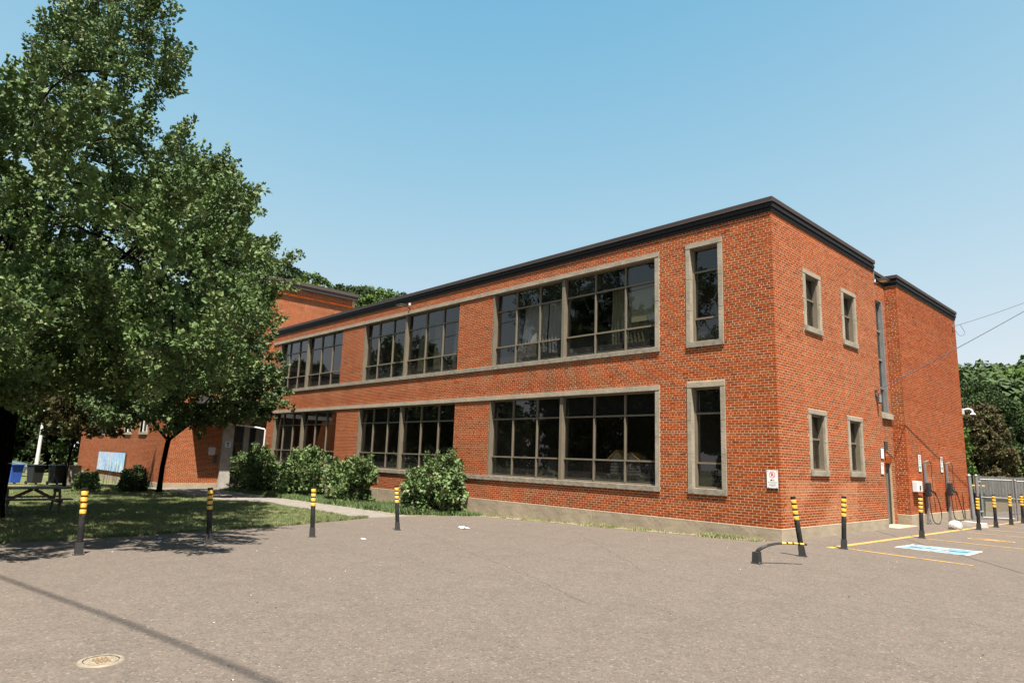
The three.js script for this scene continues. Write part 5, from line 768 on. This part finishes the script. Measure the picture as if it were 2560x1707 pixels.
// ------------------------------------------------------------------ gate, fence posts, board fence
{
  const rail = (a, b, r = 0.022) => bar(a, b, r, 8);
  const meshGeo = (w, h, s = 0.055) => { const g = []; for (let k = -h; k < w; k += s) { for (const sg of [1, -1]) { let x0 = k, x1 = k + h, y0 = 0, y1 = h; if (x0 < 0) { y0 = -x0; x0 = 0; } if (x1 > w) { y1 = h - (x1 - w); x1 = w; } if (x1 - x0 < 0.02) continue; const q = (x, y) => sg > 0 ? [x, y, 0] : [w - x, y, 0.004]; g.push(bar(q(x0, y0), q(x1, y1), 0.0022, 3)); } } return merge(g); };
  const gate = thing('chain_link_gate', 'galvanised chain-link gate with a mid rail standing at the lot end', 'gate', [0.42, 0.03, -17.26], 0.505);
  const W = 1.20; part('frame', [rail([0.06, 0.05, 0], [0.06, 1.62, 0]), rail([W, 0.05, 0], [W, 1.62, 0]), rail([0.06, 0.06, 0], [W, 0.06, 0]), rail([0.06, 1.6, 0], [W, 1.6, 0])], M.galv, gate); part('mid_rail', rail([0.06, 0.88, 0], [W, 0.88, 0], 0.016), M.galv, gate);
  const lm = meshGeo(W - 0.06, 1.54); part('chain_link', lm.translate(0.06, 0.06, 0), M.galv, gate).userData.kind = 'stuff'; for (const y of [0.25, 1.45]) part('hinge', rbox(-0.03, 0.09, y, y + 0.07, -0.04, 0.04, 0.01), M.galv, gate);
  part('privacy_slat', box(0.085, 0.13, 0.1, 1.55, -0.012, -0.006), std({ color: C(0.14, 0.20, 0.15), roughness: 0.8 }), gate);
  const post = (x, z, h, label, r = 0.045) => { const p = thing('fence_post', label, 'post', [x, 0, z]); part('tube', cyl(r, r, h, 0, 0, 0, 12), M.galv, p); part('cap', new THREE.SphereGeometry(r * 1.15, 12, 6, 0, 6.3, 0, 1.57).translate(0, h, 0), M.galv, p); return p; };
  const lp = post(0.37, -16.3, 1.74, 'leaning grey steel post between brick block and gate', 0.075); lp.rotation.z = 0.03;
  post(0.36, -17.22, 1.76, 'galvanised gate post carrying the hinges', 0.06); post(1.55, -17.92, 1.62, 'galvanised post at the latch end of the gate', 0.04); post(2.35, -18.3, 1.6, 'galvanised post beside the grey cabinet', 0.04);
  const fence = thing('chain_link_fence', 'chain-link fence panel continuing from the gate', 'fence', [1.6, 0.02, -17.94], 0.44); part('top_rail', rail([0, 1.58, 0], [3.4, 1.58, 0]), M.galv, fence); part('brace', rail([0.1, 0.1, 0.02], [0.75, 1.1, 0.02], 0.018), M.galv, fence); part('chain_link', meshGeo(3.4, 1.5).translate(0, 0.05, 0), M.galv, fence).userData.kind = 'stuff';
  const cab = thing('utility_cabinet', 'pale grey cabinet hung on the chain-link fence', 'cabinet', [2.15, 0.75, -18.0], 0.44); part('cabinet', rbox(-0.25, 0.25, 0, 0.62, 0, 0.22, 0.015), std({ color: C(0.5, 0.5, 0.49), roughness: 0.5 }), cab); part('bracket', box(-0.2, -0.14, -0.12, 0.7, -0.03, 0), M.galv, cab);
  // grey board fence in the yard behind, every board its own
  const bf = thing('board_fence', 'weathered grey wooden board fence behind the chain-link gate', 'fence', [-2.0, 0, -27.5], -0.06), r = rng(15);
  for (let i = 0; i < 52; i++) part('board', box(i * 0.14, i * 0.14 + 0.125, 0.72 + 0.02 * r(), 1.74 + 0.06 * r(), -0.012 - 0.006 * (i % 2), 0.012 + 0.006 * (i % 2)), M.greyWood, bf);
  for (let i = 0; i < 4; i++) part('post', box(i * 2.4, i * 2.4 + 0.1, -0.05, 1.72, -0.14, -0.03), M.greyWood, bf); for (const y of [0.9, 1.5]) part('rail', box(0, 7.28, y, y + 0.09, -0.06, -0.025), M.greyWood, bf);
  const k = thing('retaining_kerb', 'low concrete kerb at the foot of the yard behind the gate', 'kerb', [1.6, 0, -26.8]); part('kerb', rbox(-5, 5.5, -0.3, 0.62, -0.2, 0.2, 0.02), M.concrete, k); part('coping', rbox(-5, 5.5, 0.62, 0.69, -0.24, 0.24, 0.02), M.stone, k);
  const tb = thing('waste_bin', 'black bin with tan lid beside the leaning post', 'bin', [-0.25, 0, -20.0]); part('body', new THREE.CylinderGeometry(0.36, 0.3, 1.0, 4).rotateY(Math.PI / 4).translate(0, 0.5, 0), M.black, tb); part('lid', rbox(-0.28, 0.28, 1.28, 1.36, -0.24, 0.24, 0.02), std({ color: C(0.5, 0.3, 0.12), roughness: 0.7 }), tb); part('stand', [bar([-0.2, 0.9, 0], [-0.2, 1.3, 0], 0.02), bar([0.2, 0.9, 0], [0.2, 1.3, 0], 0.02)], M.frameDark, tb);
}
// ------------------------------------------------------------------ things on the lawn and beyond
{
  const t = thing('picnic_table', 'dark weathered wooden picnic table on the lawn beside the thick maple trunk', 'picnic table', [-17.1, gy(-17.1), 12.75], 1.62);
  for (let i = 0; i < 5; i++) part('table_board', rbox(-0.9, 0.9, 0.72, 0.76, -0.37 + i * 0.15, -0.23 + i * 0.15, 0.006), M.wood, t);
  for (const s of [-1, 1]) for (let k = 0; k < 2; k++) part('seat_board', rbox(-0.9, 0.9, 0.42, 0.46, s * 0.66 - 0.14 + k * 0.15, s * 0.66 - 0.0 + k * 0.15, 0.006), M.wood, t);
  for (const x of [-0.65, 0.65]) { for (const s of [-1, 1]) part('leg', beam([x, 0, s * 0.62], [x, 0.72, s * 0.2], 0.045, 0.11), M.wood, t); part('cross_beam', box(x - 0.05, x - 0.005, 0.32, 0.42, -0.8, 0.8), M.wood, t); part('top_batten', box(x - 0.045, x, 0.62, 0.715, -0.36, 0.36), M.wood, t); }
  part('brace', [beam([-0.6, 0.38, 0], [0, 0.7, 0], 0.04, 0.09), beam([0.6, 0.38, 0], [0.05, 0.7, 0], 0.04, 0.09)], M.wood, t); part('chain', tube([[0.62, 0.36, 0.55], [0.5, 0.14, 0.62], [0.4, 0.02, 0.7]], 0.014, 5), M.frameDark, t);
  // bins on the lawn's far side
  const bin = (x, z, c, label) => { const b = thing('wheeled_bin', label, 'bin', [x, gy(x), z], 0.4); const g = new THREE.CylinderGeometry(0.42, 0.34, 0.92, 4).rotateY(Math.PI / 4).translate(0, 0.54, 0).toNonIndexed(); g.computeVertexNormals(); part('body', g, std({ color: c, roughness: 0.6 }), b); part('lid', rbox(-0.33, 0.36, 1.0, 1.06, -0.33, 0.33, 0.02), std({ color: c.clone().multiplyScalar(0.8), roughness: 0.5 }), b); for (const s of [-0.26, 0.26]) part('wheel', new THREE.CylinderGeometry(0.1, 0.1, 0.05, 14).rotateX(Math.PI / 2).translate(-0.26, 0.1, s), M.rubber, b); part('handle', bar([-0.38, 0.98, -0.25], [-0.38, 0.98, 0.25], 0.016), M.black, b); };
  bin(-36.2, 9.0, C(0.02, 0.022, 0.022), 'black wheeled bin beside the bronze tree'); bin(-36.6, 9.9, C(0.02, 0.022, 0.022), 'black wheeled bin next to the blue-lidded one'); bin(-37.0, 10.8, C(0.03, 0.09, 0.42), 'blue wheeled bin on the far side of the lawn');
  const cb = thing('concrete_planter', 'stained grey concrete block standing on the lawn beside the bins', 'planter', [-36.1, gy(-36.1), 8.3]); part('shell', rbox(-0.35, 0.35, -0.02, 1.05, -0.35, 0.35, 0.03, 2), M.stoneDirty, cb); part('soil', box(-0.28, 0.28, 1.0, 1.056, -0.28, 0.28), M.soil, cb);
  const lampPost = (x, z, h, label) => { const p = thing('lamp_post', label, 'lamp post', [x, gy(x), z]); part('pole', cyl(0.14, 0.09, h, 0, 0, 0, 12), M.white, p); part('base', cyl(0.5, 0.18, 0.4, 0, 0, 0, 12), M.white, p); part('lantern', cyl(0.16, 0.26, 0.5, 0, h, 0, 10), M.white, p); };
  lampPost(-52.5, 7.6, 5.6, 'white lamp post with flared base beyond the bins'); lampPost(-56, 14.6, 5.4, 'white lamp post between the street trees');
  // far parked cars
  const car = (x, z, c, turn, label) => { const t2 = thing('parked_car', label, 'car', [x, gy(x), z], turn); const paint = std({ color: c, roughness: 0.3, metalness: 0.3 });
    const s = new THREE.Shape(); s.moveTo(-2.2, 0.3); s.lineTo(-2.25, 0.75); s.quadraticCurveTo(-2.1, 0.92, -1.6, 0.95); s.lineTo(-1.0, 1.42); s.quadraticCurveTo(-0.2, 1.52, 0.6, 1.42); s.lineTo(1.25, 0.96); s.quadraticCurveTo(2.1, 0.88, 2.2, 0.7); s.lineTo(2.22, 0.32); s.lineTo(1.75, 0.3); s.absarc(1.38, 0.3, 0.36, 0, Math.PI, false); s.lineTo(-1.0, 0.3); s.absarc(-1.36, 0.3, 0.36, 0, Math.PI, false);
    part('body', new THREE.ExtrudeGeometry(s, { depth: 1.56, bevelEnabled: true, bevelSize: 0.07, bevelThickness: 0.1, bevelSegments: 3 }).translate(0, 0, -0.78), paint, t2);
    for (const q of [-0.885, 0.885]) part('side_window', [box(-0.95, -0.15, 0.98, 1.36, q - 0.006, q + 0.006), box(-0.08, 0.7, 0.98, 1.34, q - 0.006, q + 0.006)], M.black, t2);
    for (const x2 of [-1.36, 1.38]) for (const q of [-0.8, 0.8]) { const w = part('wheel', new THREE.CylinderGeometry(0.32, 0.32, 0.2, 20).rotateX(Math.PI / 2).translate(x2, 0.32, q), M.rubber, t2); part('rim', new THREE.CylinderGeometry(0.2, 0.2, 0.21, 12).rotateX(Math.PI / 2).translate(x2, 0.32, q), M.galv, w); }
    for (const q of [-0.6, 0.6]) part('headlight', rbox(2.2, 2.29, 0.6, 0.74, q - 0.16, q + 0.16, 0.02), M.white, t2); };
  car(-49, 13.5, C(0.42, 0.43, 0.44), 1.2, 'silver parked car half hidden beyond the maple trunk'); car(-51, 10.6, C(0.10, 0.14, 0.13), 1.3, 'dark green parked car behind the bins');
  // thin stakes on the lawn
  const r = rng(66); for (let i = 0; i < 9; i++) { const x = -31.4 - 1.8 * r(), z = 7.2 + 1.9 * r(), s = solo('plant_stake', bar([0, -0.05, 0], [(r() - 0.5) * 0.2, 0.9 + 0.5 * r(), (r() - 0.5) * 0.2], 0.008, 4), M.wood, 'thin wooden stake standing in the lawn before the mural', 'stake', 'stakes in the lawn'); s.position.set(x, gy(x), z); }
}
// ------------------------------------------------------------------ things seen through the windows
{
  const pleat = (w, h, n, amp, flare = 0) => { const g = new THREE.PlaneGeometry(w, h, n * 6, 10), p = g.attributes.position; for (let i = 0; i < p.count; i++) { const x = p.getX(i), y = p.getY(i), t = 0.5 - y / h; p.setZ(i, amp * Math.sin(x / w * n * 6.283 + 0.6 * Math.sin(y * 2))); p.setX(i, x * (1 + flare * t) + 0.03 * Math.sin(y * 3)); } g.computeVertexNormals(); return g.translate(0, h / 2, 0); };
  const fab = new THREE.MeshPhysicalMaterial({ color: C(0.78, 0.78, 0.78), roughness: 1, transmission: 0.3, thickness: 0, side: THREE.DoubleSide }), olive = std({ color: C(0.34, 0.33, 0.22), roughness: 1, side: THREE.DoubleSide });
  const cur = (x, y, w, h, m, label, n = 7, f = 0) => { const c = thing('curtain', label, 'curtain', [x, y, -0.42]); part('cloth', pleat(w, h, n, 0.035, f), m, c); part('rail', bar([-w * 0.55, h, 0], [w * 0.55, h, 0], 0.012), M.galv, c); };
  cur(-9.1, 5.55, 1.15, 2.0, fab, 'sheer white curtain in the upper corner classroom, left of the pair', 7, 0.1); cur(-7.95, 5.5, 0.95, 2.05, fab, 'sheer white curtain in the upper corner classroom beside the window post', 6);
  cur(-4.3, 5.5, 1.3, 2.05, olive, 'olive drape behind the roller blind of the upper corner classroom', 9); cur(-5.35, 5.5, 0.5, 2.0, olive, 'narrow olive drape folded behind the upper corner classroom window', 4);
  cur(-15.95, 5.4, 0.7, 2.15, olive, 'olive drape in the upper middle classroom nearest the window post', 5); cur(-14.95, 5.4, 0.45, 2.15, olive, 'narrow olive drape in the middle of the upper classroom window', 4); cur(-13.45, 5.4, 0.75, 2.15, olive, 'olive drape at the pier end of the upper middle classroom', 5);
  const bl = thing('roller_blind', 'drawn olive roller blind in the upper corner classroom window', 'blind', [-4.25, 6.12, -0.34]); part('cloth', box(-0.52, 0.5, 0, 1.15, -0.004, 0.004), std({ color: C(0.40, 0.39, 0.26), roughness: 1 }), bl); part('bottom_bar', rbox(-0.53, 0.51, -0.02, 0.005, -0.012, 0.012, 0.004), M.frame, bl);
  const paper = std({ color: C(0.72, 0.70, 0.64), roughness: 0.9 });
  const fan = thing('paper_fan', 'pale scalloped paper decoration standing on the upper classroom sill', 'decoration', [-9.35, 5.35, -0.36]); { const s = new THREE.Shape(); s.moveTo(-0.6, 0); s.quadraticCurveTo(-0.66, 0.45, -0.42, 0.62); s.quadraticCurveTo(-0.2, 0.3, 0.02, 0.55); s.quadraticCurveTo(0.25, 0.95, 0.42, 0.95); s.quadraticCurveTo(0.55, 0.4, 0.62, 0); part('sheet', new THREE.ExtrudeGeometry(s, { depth: 0.02, bevelEnabled: false }), paper, fan); }
  const house = (x, w, h, label) => { const d = thing('toy_house', label, 'toy house', [x, 1.42, -0.75]); const s = new THREE.Shape([[-w / 2, 0], [w / 2, 0], [w / 2, h * 0.68], [0, h], [-w / 2, h * 0.68]].map(p => new THREE.Vector2(...p))); part('wall', new THREE.ExtrudeGeometry(s, { depth: 0.3, bevelEnabled: false }), std({ color: C(0.66, 0.63, 0.58), roughness: 0.8 }), d); for (const q of [-1, 1]) part('roof', beam([q * (w / 2 + 0.05), h * 0.64, 0.16], [0, h + 0.02, 0.16], 0.42, 0.03), std({ color: C(0.50, 0.30, 0.08), roughness: 0.7 }), d); for (let k = 1; k < 5; k++) part('board_line', box(-w / 2, w / 2, h * 0.13 * k, h * 0.13 * k + 0.012, 0.3, 0.306), std({ color: C(0.5, 0.48, 0.45), roughness: 0.8 }), d); };
  house(-5.38, 0.52, 0.72, 'white toy house with ochre roof standing behind the lower corner classroom glass'); house(-4.82, 0.58, 0.66, 'second white toy house beside the post of the lower corner classroom window');
  const desk = thing('classroom_shelf', 'pale low shelf under the toy houses behind the lower glass', 'shelf', [-4.9, 0.33, -0.8]); part('top', rbox(-0.9, 0.95, 1.02, 1.08, -0.3, 0.3, 0.01), paper, desk); for (const x of [-0.85, 0, 0.9]) part('side', box(x - 0.02, x + 0.02, 0, 1.02, -0.28, 0.28), paper, desk); part('shelf', box(-0.83, 0.88, 0.5, 0.54, -0.28, 0.28), paper, desk);
  const bird = thing('toy_parrot', 'red and green toy parrot perched on a pale basket in the window', 'toy', [-3.98, 1.4, -0.5]); { const body = new THREE.SphereGeometry(0.09, 14, 10).scale(1, 1.5, 0.9).translate(0, 0.5, 0); part('body', body, std({ color: C(0.62, 0.04, 0.02), roughness: 0.8 }), bird); part('head', new THREE.SphereGeometry(0.06, 12, 8).translate(0.02, 0.64, 0), std({ color: C(0.65, 0.09, 0.03), roughness: 0.8 }), bird); part('beak', new THREE.ConeGeometry(0.025, 0.06, 8).rotateZ(-1.9).translate(0.09, 0.63, 0), std({ color: C(0.8, 0.5, 0.1), roughness: 0.6 }), bird); part('wing', new THREE.SphereGeometry(0.1, 12, 8).scale(1.4, 0.8, 0.5).rotateZ(0.4).translate(0.16, 0.47, 0), std({ color: C(0.03, 0.28, 0.05), roughness: 0.8 }), bird); part('tail', new THREE.ConeGeometry(0.04, 0.2, 8).rotateZ(2.8).translate(-0.06, 0.33, 0), std({ color: C(0.55, 0.05, 0.02), roughness: 0.8 }), bird); }
  const bas = thing('toy_basket', 'pale slatted basket under the toy parrot', 'basket', [-3.95, 1.42, -0.5]); for (let i = 0; i < 7; i++) part('slat', box(-0.22 + i * 0.07, -0.18 + i * 0.07, 0, 0.32, 0.1, 0.12), paper, bas); part('rim', [box(-0.24, 0.26, 0.3, 0.34, -0.12, 0.13), box(-0.24, 0.26, 0, 0.03, -0.12, 0.13)], paper, bas);
  const cart = thing('classroom_box', 'pale storage box standing behind the lower glass near the window post', 'box', [-8.3, 0.33, -0.8]); part('body', rbox(-0.2, 0.2, 1.0, 1.4, -0.2, 0.2, 0.02), paper, cart); part('lid', rbox(-0.22, 0.22, 1.4, 1.45, -0.22, 0.22, 0.01), std({ color: C(0.55, 0.45, 0.2), roughness: 0.8 }), cart); part('stool', box(-0.25, 0.25, 0, 1.0, -0.25, 0.25), M.wood, cart);
  const bag = thing('craft_bags', 'reddish bags heaped behind the lower glass beside the window post', 'bag', [-6.6, 0.33, -0.7]); for (let i = 0; i < 3; i++) part('bag', new THREE.SphereGeometry(0.2, 12, 8).scale(0.9, 1.1, 0.7).translate(i * 0.24 - 0.2, 1.2 + 0.05 * (i % 2), 0), std({ color: [C(0.3, 0.06, 0.05), C(0.45, 0.3, 0.25), C(0.28, 0.08, 0.06)][i], roughness: 0.8 }), bag); part('table', box(-0.6, 0.6, 0.95, 1.0, -0.3, 0.3), M.wood, bag);
}
scene.traverse(o => { if (o.isMesh) { o.castShadow = true; o.receiveShadow = true; } });
renderer.render(scene, camera);
